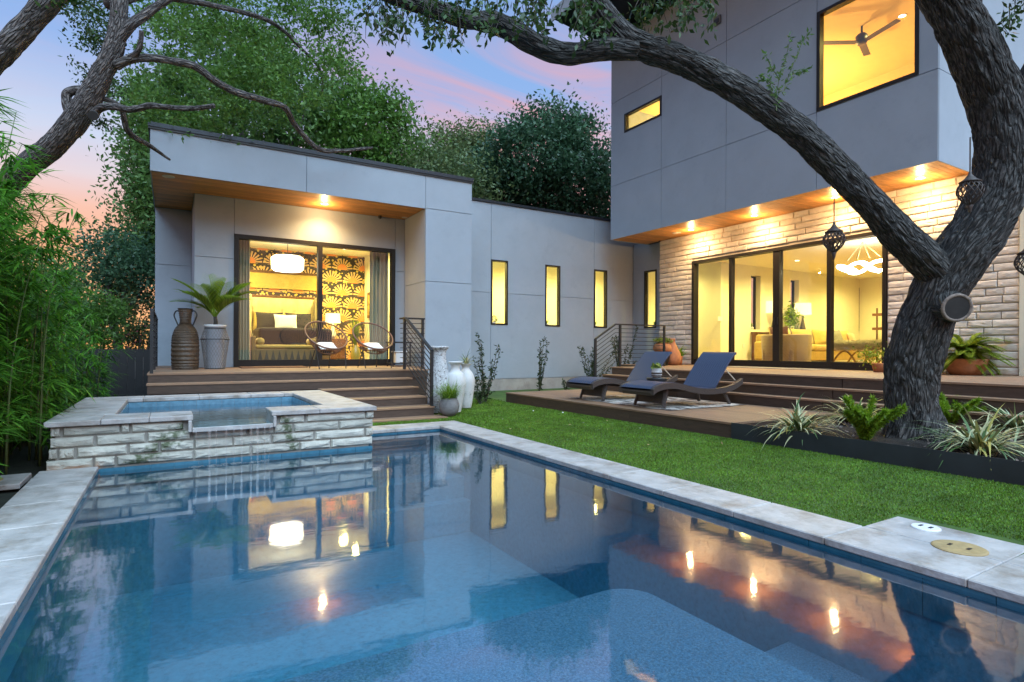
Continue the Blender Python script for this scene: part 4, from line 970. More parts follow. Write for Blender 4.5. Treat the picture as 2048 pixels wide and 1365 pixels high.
# ------------------------------------------------------------------ bedroom furniture
FB = DECK + .015
bed = thing('bed', (2.4, 14.2, FB), 'upholstered bed with tall tufted yellow headboard and dark blanket', 'bed')
MB().rbox(1.55, 3.27, 15.16, 15.28, FB, 2.40, .02).build('headboard_frame', M['brownwood'], bed)
hb = MB()
nx, nz = 24, 10
for j in range(nz + 1):
    for i in range(nx + 1):
        a, c = i / nx, j / nz; s_ = abs(math.sin(a * math.pi * 6)) ** .5 * abs(math.sin(c * math.pi * 3)) ** .5
        hb.v.append((1.60 + 1.62 * a, 15.155 - .09 * s_, FB + .35 + 1.26 * c))
for j in range(nz):
    for i in range(nx): a = j * (nx + 1) + i; hb.f.append((a, a + 1, a + nx + 2, a + nx + 1))
hb.build('headboard_cushion', M['headcloth'], bed, True)
for x in (1.56, 3.17): MB().rbox(x, x + .10, 14.75, 15.16, FB, 2.38, .03).build('headboard_wing', M['headcloth'], bed)
MB().rbox(1.66, 3.16, 13.32, 15.12, FB + .1, FB + .38, .04).build('bed_base', M['tancloth'], bed); MB().rbox(1.68, 3.14, 13.34, 15.1, FB + .38, FB + .76, .08, 3).build('mattress', M['whitecloth'], bed)
MB().rbox(1.63, 3.19, 13.27, 14.35, FB + .2, FB + .82, .08, 3).build('blanket', M['navy'], bed)
def cushion(c, ax, ay, w, h, t, m, label, group=None):
    o = MB().pillow((0, 0, 0), ax, ay, w, h, t).mesh('cushion', M[m], True)
    q_ = obj('cushion', o); q_.location = c; return tag(q_, label, 'cushion', group)
tl = (0, .35, 1)
cushion((2.0, 14.93, FB + 1.02), (1, 0, 0), tl, .68, .5, .18, 'yellowcloth', 'pale yellow pillow leaning on the tufted headboard on the curtain side', 'yellow bed pillows'); cushion((2.75, 14.93, FB + 1.02), (1, 0, 0), tl, .68, .5, .18, 'yellowcloth', 'pale yellow pillow leaning on the tufted headboard on the nightstand side', 'yellow bed pillows')
cushion((2.05, 14.72, FB + 1.0), (1, 0, 0), tl, .62, .5, .16, 'navy', 'dark navy pillow in front of the yellow bed pillows on the curtain side', 'navy bed pillows'); cushion((2.72, 14.72, FB + 1.0), (1, 0, 0), tl, .62, .5, .16, 'navy', 'dark navy pillow in front of the yellow bed pillows on the nightstand side', 'navy bed pillows')
cushion((2.38, 14.52, FB + .98), (1, 0, 0), tl, .52, .42, .14, 'whitecloth', 'cream pillow with orange and dark lozenges in the middle of the bed')
for i, mm_ in enumerate(('pinkcloth', 'tancloth', 'navy', 'pinkcloth')):
    x = 2.2 + i * .115; d_ = MB().add([(x, 14.43, FB + .82), (x + .045, 14.435, FB + .95), (x, 14.45, FB + .70), (x - .045, 14.435, FB + .95 - .26 + .13)], [(0, 1, 2, 3)])
wp = thing('wallpaper_band', (1.8, 15.29, 2.6), 'plain yellow band with a dark strip across the wallpaper', 'panel')
MB().box(.46, 3.30, 15.265, 15.299, 2.58, 2.96).build('band_face', M['yellowcloth'], wp); MB().box(.46, 3.32, 15.25, 15.299, 2.962, 3.02).build('band_top_strip', M['brownwood'], wp)  # yellow slab and dark strip laid flat over the wallpaper
st = thing('bench_settee', (2.1, 12.95, FB), 'tan settee with bolsters at the foot of the bed', 'bench')
MB().rbox(1.50, 2.78, 12.84, 13.24, FB + .10, FB + .36, .03).build('seat_base', M['tancloth'], st); MB().rbox(1.52, 2.76, 12.82, 13.22, FB + .362, FB + .44, .035).build('seat_cushion', M['yellowcloth'], st)
for x in (1.44, 2.76): MB().rbox(x, x + .08, 12.83, 13.24, FB + .06, FB + .62, .025).build('arm', M['tancloth'], st)
for i in range(10):
    x = 1.56 + i * .126; MB().add([(x, 12.836, FB + .12), (x + .09, 12.836, FB + .12), (x + .045, 12.836, FB + .33)], [(0, 1, 2)]).build('skirt_triangle', M['lampbase'], st)
for x in (1.62, 2.66): MB().tube([(x, 12.86, FB + .51), (x, 13.2, FB + .51)], .075, 14).build('bolster', M['yellowcloth'], st, True)
for x in (1.52, 2.72):
    for y in (12.88, 13.2): MB().box(x - .02, x + .02, y - .02, y + .02, FB, FB + .1).build('leg', M['brownwood'], st)
ac = thing('pink_armchair', (1.3, 13.0, FB), 'pink velvet armchair with cut-out arms beside the curtain', 'armchair')
MB().rbox(.95, 1.40, 12.86, 13.5, FB + .12, FB + .40, .04).build('seat', M['pinkcloth'], ac); MB().rbox(.90, 1.42, 13.42, 13.55, FB + .12, FB + .85, .04).build('backrest', M['pinkcloth'], ac)
for x in (.86, 1.36):
    MB().rbox(x, x + .07, 12.84, 13.5, FB + .62, FB + .74, .02).build('arm_top', M['pinkcloth'], ac); MB().rbox(x, x + .07, 12.84, 12.94, FB + .1, FB + .63, .02).build('arm_front', M['pinkcloth'], ac)
for x in (.9, 1.38):
    for y in (12.88, 13.46): MB().box(x - .02, x + .02, y - .02, y + .02, FB, FB + .12).build('leg', M['goldwood'], ac)
def curtain(x0, x1, y, label):
    mb = MB(); n = 40
    for i in range(n + 1):
        t = i / n; x = x0 + (x1 - x0) * t; yy = y + .045 * math.sin(t * math.pi * 2 * 5)
        mb.v += [(x, yy, FB + .01), (x, yy, 3.5), (x, yy + .012, FB + .01), (x, yy + .012, 3.5)]
    for i in range(n): a = i * 4; mb.f += [(a, a + 4, a + 5, a + 1), (a + 2, a + 3, a + 7, a + 6)]
    tag(mb.build('curtain', M['curtain'], None, True), label, 'curtain')
curtain(DO[0] + .05, DO[0] + .32, YW + .32, 'pleated sage curtain at the palm side of the bedroom door'); curtain(DO[1] - .48, DO[1] - .05, YW + .32, 'pleated sage curtain at the pier side of the bedroom door')
pn = thing('pendant_lamp', (2.33, 14.0, 3.05), 'glowing white drum pendant above the bed', 'lamp')
MB().lathe([(.30, -.17), (.35, -.12), (.36, .12), (.30, .17)], 28, (2.33, 14, 3.05)).build('drum_shade', M['drum'], pn, True); MB().tube([(2.33, 14, 3.22), (2.33, 14, BC)], .008, 6).build('cord', M['black'], pn)
def table_lamp(x, y, z, r, h, hb_, label, base='lampbase', light=0):
    t = thing('table_lamp', (x, y, z), label, 'lamp')
    MB().lathe([(.05, 0), (.09, .05), (.095, .1), (.05, hb_ * .6), (.028, hb_ * .8), (.035, hb_)], 18, (x, y, z)).build('lamp_base', M[base], t, True)
    MB().lathe([(r, hb_ + .02), (r * .94, hb_ + .02 + h)], 24, (x, y, z), cap=False).build('lamp_shade', M['shade'], t, True)
    if light:
        ld = bpy.data.lights.new('lamp_or_fill_light', 'POINT'); lo = bpy.data.objects.new('lamp_or_fill_light', ld); COL.objects.link(lo); ld.energy = light; ld.color = INT_C; ld.shadow_soft_size = .05; lo.location = (x, y, z + hb_ + .12)
ns = thing('nightstand', (3.6, 14.9, FB), 'dark nightstand between the bed and the corner', 'table')
MB().rbox(3.36, 3.86, 14.7, 15.15, FB + .1, FB + .62, .015).build('body', M['brownwood'], ns); MB().box(3.4, 3.82, 14.69, 14.699, FB + .36, FB + .58).build('drawer_front', M['brownwood'], ns)
for x in (3.39, 3.83):
    for y in (14.73, 15.12): MB().box(x - .02, x + .02, y - .02, y + .02, FB, FB + .1).build('leg', M['black'], ns)
table_lamp(3.58, 14.9, FB + .62, .19, .24, .38, 'lit table lamp with yellow shade on the nightstand', 'whitecloth', 8)
fa = thing('framed_picture', (4.5, 14.7, 2.2), 'small dark framed picture on the cream bedroom wall', 'picture')
MB().box(BX1 - .03, BX1 - .002, 14.43, 14.97, 1.90, 2.57).build('frame', M['brownwood'], fa); MB().box(BX1 - .034, BX1 - .031, 14.49, 14.91, 1.97, 2.50).build('print', M['art'], fa)
yv = thing('floor_vase', (3.62, 12.95, FB), 'yellow glazed floor vase holding tall green grass', 'vase')
MB().lathe([(.06, 0), (.10, .1), (.115, .22), (.09, .36), (.05, .42), (.055, .44)], 22, (3.62, 12.95, FB)).build('vase_body', M['yellowpot'], yv, True)
n = 140; P = np.tile(np.array([[3.62, 12.95, FB + .42]]), (n, 1)) + rng.normal(size=(n, 3)) * .012; D = rng.normal(size=(n, 3)) * .16; D[:, 2] = 1
obj('grass', blade_mesh('grass', P, D, rng.uniform(.4, .75, n), .012, M['leaf_palm'], .12), yv)

# ------------------------------------------------------------------ corridor sills
def sill_plant(x, y, z, kind, label):
    t = thing('sill_plant', (x, y, z), label, 'plant')
    MB().lathe([(.04, 0), (.055, .02), (.055, .07), (.05, .075)], 14, (x, y, z)).build('pot', M['whitepot'], t, True)
    if kind == 0: P = unit(rng.normal(size=(260, 3))) * .085 + np.array([[x, y, z + .15]]); obj('foliage', leaf_mesh('foliage', P, M['leaf_oak'], .03, .02), t)
    else:
        n = 26; P = np.tile(np.array([[x, y, z + .07]]), (n, 1)); D = rng.normal(size=(n, 3)) * .35; D[:, 2] = 1
        obj('foliage', blade_mesh('foliage', P, D, rng.uniform(.07, .16, n), .022, M['leaf_palm'], .1), t)
for w, k, lb in zip(wins, (0, 1, 1), ('small round topiary on the sill of the corridor window nearest the urns', 'spiky succulent on the sill of the middle corridor window', 'small leafy plant on the sill of the corridor window by the entry railing')):
    sill_plant(w[0] + .15, YW + .13, WZ0 + .0, k, lb)
sill_plant(XB + .13, w4[0] + .2, WZ0, 1, 'small leafy plant in the narrow window beside the stone wall')
for s_, lb in zip(slits, ('small potted plant in the slit window nearest the light switch', 'small potted plant in the slit window behind the sofa', 'small potted plant in the slit window near the ladder shelf')): sill_plant(s_[0] + .15, LY1 + .08, 1.70, 1, lb)

# ------------------------------------------------------------------ living room furniture
FL_ = DECK + .012
so = thing('sofa', (16.2, 10, FL_), 'long mustard sofa against the slit window wall', 'sofa')
MB().rbox(14.5, 18.9, 9.45, 10.42, FL_ + .08, FL_ + .36, .04).build('base', M['yellowcloth'], so); MB().rbox(14.5, 18.9, 10.2, 10.5, FL_ + .1, FL_ + .82, .08, 3).build('backrest', M['yellowcloth'], so)
for i in range(4): MB().rbox(14.62 + i * 1.05, 15.64 + i * 1.05, 9.40, 10.2, FL_ + .362, FL_ + .54, .06, 3).build('seat_cushion', M['yellowcloth'], so)
for i in range(4): MB().pillow((15.13 + i * 1.05, 10.1, FL_ + .76), (1, 0, 0), (0, .25, 1), .98, .52, .26).build('back_cushion', M['yellowcloth'], so, True)
for x in (14.38, 18.82): MB().rbox(x, x + .2, 9.42, 10.45, FL_ + .08, FL_ + .62, .06, 3).build('arm', M['yellowcloth'], so)
cushion((17.45, 9.78, FL_ + .74), (1, 0, .1), (-.1, .3, 1), .55, .5, .16, 'greycloth', 'grey throw pillow on the mustard sofa'); cushion((18.3, 9.8, FL_ + .72), (1, .2, 0), (0, .3, 1), .5, .42, .16, 'pinkcloth', 'pinkish throw pillow at the arm of the mustard sofa')
ch_ = thing('club_chair', (12.65, 8.35, FL_), 'tan velvet club chair turned away from the living room door', 'armchair')
prof = [(.0, .0)]
mb = MB(); nseg = 22
for ring, (ro, z) in enumerate(((.56, .05), (.60, .72), (.55, .745), (.48, .70), (.45, .36))):
    for i in range(nseg + 1):
        a = R(70) + R(220) * i / nseg; mb.v.append((12.72 + ro * .78 * math.cos(a), 8.35 + ro * math.sin(a), FL_ + z))
for r_ in range(4):
    for i in range(nseg): a = r_ * (nseg + 1) + i; mb.f.append((a, a + 1, a + nseg + 2, a + nseg + 1))
mb.build('wrap_back', M['tancloth'], ch_, True); MB().rbox(12.35, 13.05, 7.95, 8.75, FL_ + .05, FL_ + .42, .06, 3).build('seat', M['tancloth'], ch_); MB().lathe([(.3, 0), (.3, .045)], 20, (12.7, 8.35, FL_)).build('swivel_base', M['brownwood'], ch_)
cushion((12.62, 8.45, FL_ + .72), (0, 1, 0), (-.3, 0, 1), .5, .46, .16, 'pinkcloth', 'orange pink pillow standing in the tan club chair')
cs = thing('console_table', (16.4, 10.6, FL_), 'dark console table behind the mustard sofa', 'table')
MB().box(14.6, 18.6, 10.52, 10.70, FL_ + .86, FL_ + .90).build('table_top', M['brownwood'], cs)
for x in (14.65, 18.55): MB().box(x - .03, x + .03, 10.53, 10.69, FL_, FL_ + .86).build('leg', M['brownwood'], cs)
table_lamp(17.0, 10.60, FL_ + .90, .25, .36, .56, 'lamp with pale yellow drum shade and bottle base beside the leafy plant'); table_lamp(15.55, 10.60, FL_ + .90, .25, .36, .56, 'lamp with pale yellow drum shade half hidden by the wide door mullion')
pt = thing('potted_plant', (16.35, 10.6, FL_ + .9), 'leafy green plant in a pale pot between two lamps', 'plant')
MB().lathe([(.09, 0), (.12, .05), (.12, .2), (.11, .21)], 18, (16.35, 10.6, FL_ + .9)).build('pot', M['whitepot'], pt, True)
P = rng.normal(size=(240, 3)) * np.array([[.15, .08, .16]]) + np.array([[16.35, 10.55, FL_ + 1.4]]); obj('foliage', leaf_mesh('foliage', P, M['leaf_palm'], .16, .05, droop=.4), pt)
MB().tube([(16.35, 10.6, FL_ + 1.1), (16.35, 10.56, FL_ + 1.5)], .012, 6).build('stem', M['culm'], pt)
cd = thing('ring_chandelier', (13.5, 7.0, 3), 'glowing chandelier of interlocking white rings', 'chandelier')
for (dx, dy, r_, tz, ty) in ((0, .33, .21, .30, -.75), (-.05, .08, .20, -.45, -.7), (.05, -.14, .20, .6, -.9), (0, -.38, .22, -.25, -.7)):
    rot = Matrix.Rotation(tz, 3, 'X') @ Matrix.Rotation(ty + 1.0, 3, 'Y'); c = Vector((13.5 + dx, 7.0 + dy, 2.98))
    MB().tube([c + rot @ Vector((r_ * math.cos(a), r_ * math.sin(a), 0)) for a in [2 * math.pi * i / 24 for i in range(25)]], .035, 8, False).build('led_ring', M['ledring'], cd, True)
    MB().tube([c + Vector((0, 0, .2)), (13.5, 7.0, LC)], .005, 5).build('cable', M['fixture'], cd)
bn = thing('fur_bench', (13.3, 6.8, FL_), 'low bench draped in cream fur on curved gilded legs', 'bench')
mb = MB(); mb.rbox(13.02, 13.6, 6.15, 7.42, FL_ + .38, FL_ + .57, .08, 4); mb.build('fur_seat', M['fur'], bn, True)
n = 9000; P = np.stack([rng.uniform(13.02, 13.6, n), rng.uniform(6.13, 7.44, n), rng.uniform(FL_ + .40, FL_ + .575, n)], 1); P[: n // 2, 2] = FL_ + .565; P[n // 2:, 0] = 13.02; D = rng.normal(size=(n, 3)) * .6; D[:, 2] -= .3
D[: n // 2, 2] += .8
obj('fur', leaf_mesh('fur', P, M['fur'], .06, .008, D=D), bn)
for y in (6.45, 7.12): MB().tube([(13.0, y - .3 + .6 * i / 12, FL_ + .02 + .34 * math.sin(math.pi * i / 12)) for i in range(13)], .022, 8).build('leg', M['goldwood'], bn, True)
for y in (6.45, 7.12): MB().tube([(13.62, y - .3 + .6 * i / 12, FL_ + .02 + .34 * math.sin(math.pi * i / 12)) for i in range(13)], .022, 8).build('leg', M['goldwood'], bn, True)
ls = thing('ladder_shelf', (19.4, 9.5, FL_), 'brown wooden ladder shelf in the living room corner', 'shelf')
for y in (9.25, 9.6): MB().box(19.38, 19.42, y - .02, y + .02, FL_, 2.45).build('upright', M['brownwood'], ls)
for z in (1.3, 1.75, 2.2): MB().box(19.3, 19.55, 9.15, 9.7, z, z + .08).build('shelf_board', M['brownwood'], ls)
# hidden fill light added to brighten the room behind the small upper window
ld = bpy.data.lights.new('lamp_or_fill_light', 'POINT'); lo = bpy.data.objects.new('lamp_or_fill_light', ld); COL.objects.link(lo); ld.energy = 330; ld.color = (1, .74, .26); ld.shadow_soft_size = .06; lo.location = (13.2, 10.6, 6.0)
# upstairs fan
ld = bpy.data.lights.new('upper_room_fill', 'POINT'); lo = bpy.data.objects.new('upper_room_fill', ld); COL.objects.link(lo); ld.energy = 250; ld.color = (1, .64, .22); ld.shadow_soft_size = .06; lo.location = (12.7, 8.35, 6.3)  # fill light added out of view to brighten the upper room, not on the fan
cf = thing('ceiling_fan', (11.9, 6.2, 7.3), 'black ceiling fan behind the large upper window', 'fan')
MB().tube([(11.9, 6.2, 7.62), (11.9, 6.2, 7.45)], .02, 8).build('rod', M['black'], cf); MB().lathe([(.08, .0), (.11, .05), (.11, .16), (.07, .2)], 20, (11.9, 6.2, 7.26)).build('motor_housing', M['black'], cf, True)
for a in (20, 140, 260):
    d_ = Vector((math.cos(R(a)), math.sin(R(a)), .0)); MB().bar(Vector((11.9, 6.2, 7.30)) + d_ * .1, Vector((11.9, 6.2, 7.34)) + d_ * .75, .13, .012).build('blade', M['black'], cf)

# ------------------------------------------------------------------ guest deck objects
def loc_on(z, u, v): return PZ(u, v, z)
# tall woven floor vase
vx, vy = .23, 11.55
rv = thing('wicker_vase', (vx, vy, DECK), 'tall dark wicker floor vase with two looped handles', 'vase')
prof = [(.205, 0), (.215, .15), (.215, .45), (.205, .58), (.17, .70), (.115, .78), (.09, .83), (.095, .93), (.115, 1.06), (.118, 1.07)]
pp = crom(prof, 8); mb = MB(); seg = 40
for i, (r_, z) in enumerate(pp):
    for k in range(seg):
        w = 2 * math.pi * k / seg; b_ = .005 * (1 if i % 2 else -1); mb.v.append((vx + (r_ + b_) * math.cos(w), vy + (r_ + b_) * math.sin(w), DECK + z))
for i in range(len(pp) - 1):
    for k in range(seg): mb.f.append((i * seg + k, i * seg + (k + 1) % seg, (i + 1) * seg + (k + 1) % seg, (i + 1) * seg + k))
mb.build('woven_body', M['wicker'], rv)
for s_ in (-1, 1):
    dx, dy = CS, -SN
    MB().tube([(vx + s_ * a * dx, vy + s_ * a * dy, DECK + z) for a, z in crom([(.095, 1.02), (.16, 1.03), (.20, .96), (.17, .87), (.13, .78)], 5)], .012, 7).build('handle', M['black'], rv, True)
# wire planter and palm
qx, qy = .70, 11.65
wpz = thing('wire_planter', (qx, qy, DECK), 'grey wire lattice planter round a white pot', 'planter')
prof = [(.165, 0), (.185, .2), (.215, .42), (.235, .54), (.17, .74)]
def prad(z):
    for (r0, z0), (r1, z1) in zip(prof, prof[1:]):
        if z0 <= z <= z1: return r0 + (r1 - r0) * (z - z0) / (z1 - z0)
    return prof[-1][0]
MB().lathe([(.13, .02), (.15, .4), (.155, .60), (.165, .755)], 28, (qx, qy, DECK), cap=False).build('inner_pot', M['lightgrey'], wpz, True); MB().lathe([(.165, .756), (.19, .785), (.175, .80), (.15, .795), (.14, .74)], 28, (qx, qy, DECK), cap=False).build('rim', M['whitepot'], wpz, True)
mb = MB()
for s_ in (-1, 1):
    for k in range(26):
        mb.tube([(qx + prad(z) * math.cos(2 * math.pi * k / 26 + s_ * z * 2.6), qy + prad(z) * math.sin(2 * math.pi * k / 26 + s_ * z * 2.6), DECK + z) for z in [.74 * i / 12 for i in range(13)]], .0032, 4, False)
mb.build('lattice', M['greypot'], wpz)
for z, r_ in ((.005, .166), (.54, .237), (.74, .172)): MB().tube([(qx + r_ * math.cos(a), qy + r_ * math.sin(a), DECK + z) for a in [2 * math.pi * i / 28 for i in range(29)]], .008, 6, False).build('hoop', M['black'], wpz, True)
def frond(base, az_, L, rise, droop, n=34, ll=.26, m='leaf_palm', w=.026):
    """returns rachis MB and leaflet arrays"""
    base = Vector(base); h = Vector((math.cos(az_), math.sin(az_), 0)); pts = []
    for i in range(13):
        t = i / 12; pts.append(base + h * L * (t * (.55 + .45 * t)) + Vector((0, 0, rise * t - droop * t * t)))
    P, D = [], []
    sd_ = h.cross(Vector((0, 0, 1)))
    for i in range(n):
        t = .18 + .82 * i / n; k = min(11, int(t * 12)); f = t * 12 - k; p = pts[k].lerp(pts[k + 1], f); tg = (pts[k + 1] - pts[k]).normalized()
        for s_ in (-1, 1): P.append(p); D.append(tg * .75 + sd_ * s_ * .8 + Vector((0, 0, .35 - .25 * t)))
    return pts, np.array([list(p) for p in P]), np.array([list(d) for d in D])
pt = thing('potted_palm', (qx, qy, DECK + .77), 'small green fan of palm fronds in the wire planter', 'palm')
MB().tube([(qx, qy, DECK + .70), (qx + .01, qy, DECK + .86), (qx, qy, DECK + .95)], [.045, .035, .03], 10).build('trunk', M['twig'], pt, True)
view = math.atan2(CS, SN)
for (a, L, ri, dr) in ((R(-31) + .1, .58, .72, .30), (R(-31) - .2, .62, .48, .28), (R(149), .62, .62, .30), (R(149) + .3, .66, .50, .36), (R(149) - .4, .48, .38, .28), (R(60), .4, .75, .2), (R(240), .5, .62, .26), (R(205), .55, .56, .3), (R(285), .45, .66, .25), (R(175), .60, .70, .25), (R(120), .6, .58, .3), (R(-10), .6, .62, .3), (R(-60), .58, .52, .3), (R(100), .45, .8, .2)):
    pts, P, D = frond((qx, qy, DECK + .92), a, L * 1.05, ri * 1.3, dr * 1.0, 44)
    f = MB().tube(pts, [.011 - .0075 * i / 12 for i in range(13)], 6).build('frond', M['leaf_palm'], pt, True)
    ll = .27 * np.repeat(np.sin(np.linspace(.6, 2.8, len(P) // 2)), 2) + .07
    obj('leaflets', blade_mesh('leaflets', P, D, ll, .017, M['leaf_palm'], .3, 3), f)
# corded lounge chairs
def corded_chair(loc, rz, label):
    t = thing('corded_chair', loc, label, 'chair', 'round corded chairs on the guest deck', rz)
    def ring(a): return Vector((.40 * math.cos(a), -.02 - .31 * -math.sin(a) * 1.0, .635 + .265 * math.sin(a)))
    def ring2(a): return Vector((.13 * math.cos(a), .0 + .10 * math.sin(a), .315 + .035 * math.sin(a)))
    A = [2 * math.pi * i / 40 for i in range(41)]
    MB().tube([ring(a) for a in A], .016, 8, False).build('outer_ring', M['cord'], t, True, False); MB().tube([ring2(a) for a in A], .010, 6, False).build('seat_ring', M['cord'], t, True, False)
    mb = MB()
    for i in range(52):
        a = 2 * math.pi * i / 52; p, s_ = ring(a), ring2(a); m_ = p.lerp(s_, .5) + Vector((0, 0, -.055)); mb.tube([p, p.lerp(s_, .25) + Vector((0, 0, -.04)), m_, p.lerp(s_, .75) + Vector((0, 0, -.035)), s_], .004, 4, False)
    mb.build('cord_web', M['cord'], t, False, False)
    for (tx, ty, gx, gy) in ((-.30, -.19, -.27, -.28), (.30, -.19, .27, -.28), (-.15, .10, -.2, .26), (.15, .10, .2, .26)):
        MB().tube([(tx, ty, .44 if ty < 0 else .40), (gx, gy, .0)], .009, 6).build('leg', M['chair_metal'], t, False, False)
    MB().tube([(.27, -.19, .40), (0, -.1, .33), (-.27, -.19, .40)], .008, 6).build('cross_brace', M['chair_metal'], t, False, False)
    return t
for (x, y, rz, lb) in ((2.55, 11.15, .25, 'round brown corded chair before the bedroom door mullion'), (3.46, 11.15, .12, 'round brown corded chair beside the step railing')):
    corded_chair((x, y, DECK), rz, lb)
for (x, lb) in ((2.56, 'white cushion lying in the corded chair before the mullion'), (3.47, 'white cushion lying in the corded chair beside the railing')):
    cushion((x, 11.10, DECK + .425), (1, .15, 0), (-.1, .8, .35), .36, .30, .09, 'whitecloth', lb)
mt_ = tag(MB().rbox(1.15, 2.35, 11.75, 12.35, DECK + .001, DECK + .018, .005, 1).build('door_mat', M['mat']), 'thin brown mat before the bedroom door', 'mat')
sdt = thing('side_table', (4.2, 11.7, DECK), 'small black frame table holding a lantern by the pier', 'table')
for x in (4.02, 4.4):
    for y in (11.55, 11.9): MB().box(x - .012, x + .012, y - .012, y + .012, DECK, DECK + .5).build('leg', M['black'], sdt)
MB().box(3.99, 4.43, 11.52, 11.93, DECK + .501, DECK + .53).build('table_top', M['black'], sdt); MB().box(4.02, 4.4, 11.55, 11.9, DECK + .06, DECK + .075).build('shelf', M['black'], sdt)
ln = thing('glass_lantern', (4.2, 11.7, DECK + .08), 'pale square lantern under the black side table', 'lantern')
MB().rbox(4.1, 4.32, 11.6, 11.82, DECK + .077, DECK + .30, .01, 1).build('body', M['whitepot'], ln); MB().rbox(4.08, 4.34, 11.58, 11.84, DECK + .302, DECK + .33, .01, 1).build('cap', M['whitepot'], ln)

# ------------------------------------------------------------------ urns and pots on the lawn
def urn(name, x, y, prof, m, label, seg=36, cat='urn', wob=0):
    z = lawn_z(x, y) + .01
    t = thing(name, (x, y, z), label, cat); mb = MB().lathe(crom(prof, 5), seg, (x, y, z))
    if wob:
        for i, v in enumerate(mb.v):
            v = Vector(v); d_ = Vector((v.x - x, v.y - y, 0)); a = noise.noise(v * 14) * .5 + noise.noise(v * 34) * .5; mb.v[i] = tuple(v + d_ * a * wob)
    mb.build('body', M[m], t, True); return t, z
urn('textured_urn', 3.95, 9.0, [(.15, 0), (.20, .15), (.215, .35), (.18, .62), (.135, .85), (.115, .98), (.125, 1.06), (.165, 1.10), (.165, 1.13), (.13, 1.13), (.11, 1.05)], 'crackpot', 'tall flaking white urn behind the step railing', wob=.07)
urn('white_urn', 4.20, 8.87, [(.095, 0), (.12, .12), (.165, .38), (.178, .52), (.15, .64), (.085, .71), (.07, .76), (.085, .81), (.125, .845), (.125, .86), (.09, .86), (.07, .80)], 'whitepot', 'white narrow-necked urn between the other two urns')
t_, z_ = urn('plant_urn', 4.62, 9.32, [(.10, 0), (.12, .1), (.155, .36), (.165, .5), (.13, .62), (.07, .70), (.065, .74), (.10, .79), (.10, .80), (.07, .79)], 'whitepot', 'white urn sprouting a spiky plant against the corridor wall')
n = 60; P = np.tile(np.array([[4.62, 9.32, z_ + .78]]), (n, 1)) + rng.normal(size=(n, 3)) * .02; D = rng.normal(size=(n, 3)); D[:, 2] = np.abs(D[:, 2]) + .35
obj('spiky_plant', blade_mesh('spiky_plant', P, D, rng.uniform(.18, .36, n), .016, M['variegated'], .5), t_)
t_, z_ = urn('grass_pot', 3.90, 8.47, [(.08, 0), (.14, .06), (.165, .15), (.15, .24), (.125, .28), (.13, .295), (.11, .29)], 'greypot', 'round grey pot of arching green grass in front of the urns', cat='pot')
n = 420; P = np.tile(np.array([[3.90, 8.47, z_ + .27]]), (n, 1)) + rng.normal(size=(n, 3)) * np.array([[.05, .05, .0]]); D = rng.normal(size=(n, 3)) * .55; D[:, 2] = 1
obj('grass', blade_mesh('grass', P, D, rng.uniform(.22, .42, n), .009, M['leaf_palm'], rng.uniform(.3, 1.5, n), 4), t_)

# ------------------------------------------------------------------ loungers
def lounger(loc, label, rz=0):
    t = thing('sun_lounger', loc, label, 'sun lounger', 'wicker sun loungers on the platform', rz)
    W = .33
    path = crom([(-1.0, .285), (-.93, .33), (-.75, .365), (-.5, .36), (-.2, .30), (.08, .262), (.35, .258), (.6, .28), (.80, .33), (.95, .40)], 5)
    mb = MB()                                        # the S-curved side rails with rolled edge
    def slab_path(mb, path, y0, y1, th):
        o = len(mb.v)
        for x, z in path: mb.v += [(x, y0, z), (x, y1, z), (x, y1, z - th), (x, y0, z - th)]
        for i in range(len(path) - 1):
            for k in range(4): mb.f.append((o + i * 4 + k, o + i * 4 + (k + 1) % 4, o + i * 4 + 4 + (k + 1) % 4, o + i * 4 + 4 + k))
        mb.f += [(o, o + 1, o + 2, o + 3), tuple(len(mb.v) - 4 + k for k in (3, 2, 1, 0))]
        return mb
    for s_ in (-1, 1): slab_path(MB(), path, s_ * W - .03, s_ * W + .03, .085).build('side_rail', M['rattan'], t, False, False)
    slab_path(MB(), [(x, z + .006) for x, z in path if x < .36], -W + .03, W - .03, .03).build('seat', M['rattanblue'], t, False, False)
    mb = MB(); slab_path(mb, [(-1.0, .285), (-.985, .24)], -W + .03, W - .03, .05); mb.build('foot_end', M['rattan'], t, False, False)
    slab_path(MB(), crom([(.33, .27), (.5, .48), (.66, .67), (.80, .80), (.84, .81)], 5), -W + .01, W - .01, .035).build('backrest', M['rattanblue'], t, False, False)
    for s_ in (-1, 1):
        MB().bar((-.66, s_ * .26, .30), (-.74, s_ * .30, 0), .05, .035).build('leg', M['rattan'], t, False, False); MB().bar((.58, s_ * .26, .24), (.70, s_ * .30, 0), .045, .035).build('leg', M['rattan'], t, False, False)
        MB().tube([(.60, s_ * .24, .60), (.88, s_ * .27, .36)], .008, 6).build('support_rod', M['fixture'], t, False, False)
    MB().add([(-.70, -.27, .26), (-.70, .27, .26), (-.72, .27, .06), (-.72, -.27, .06), (-.60, -.27, .26), (-.60, .27, .26), (-.66, .27, .06), (-.66, -.27, .06)], [(0, 1, 2, 3), (7, 6, 5, 4), (0, 4, 5, 1), (1, 5, 6, 2), (2, 6, 7, 3), (3, 7, 4, 0)]).build('leg_panel', M['rattan'], t, False, False)
    MB().tube([(.88, -.30, .36), (.88, .30, .36)], .012, 8).build('rear_bar', M['rattan'], t, False, False)
    return t
lounger((6.87, 7.58, PLAT + .012), 'wicker sun lounger with blue mesh back next to the entry railing'); lounger((6.86, 6.22, PLAT + .012), 'wicker sun lounger with blue mesh back next to the oak bed')
mb = MB(); nx, ny = 24, 24
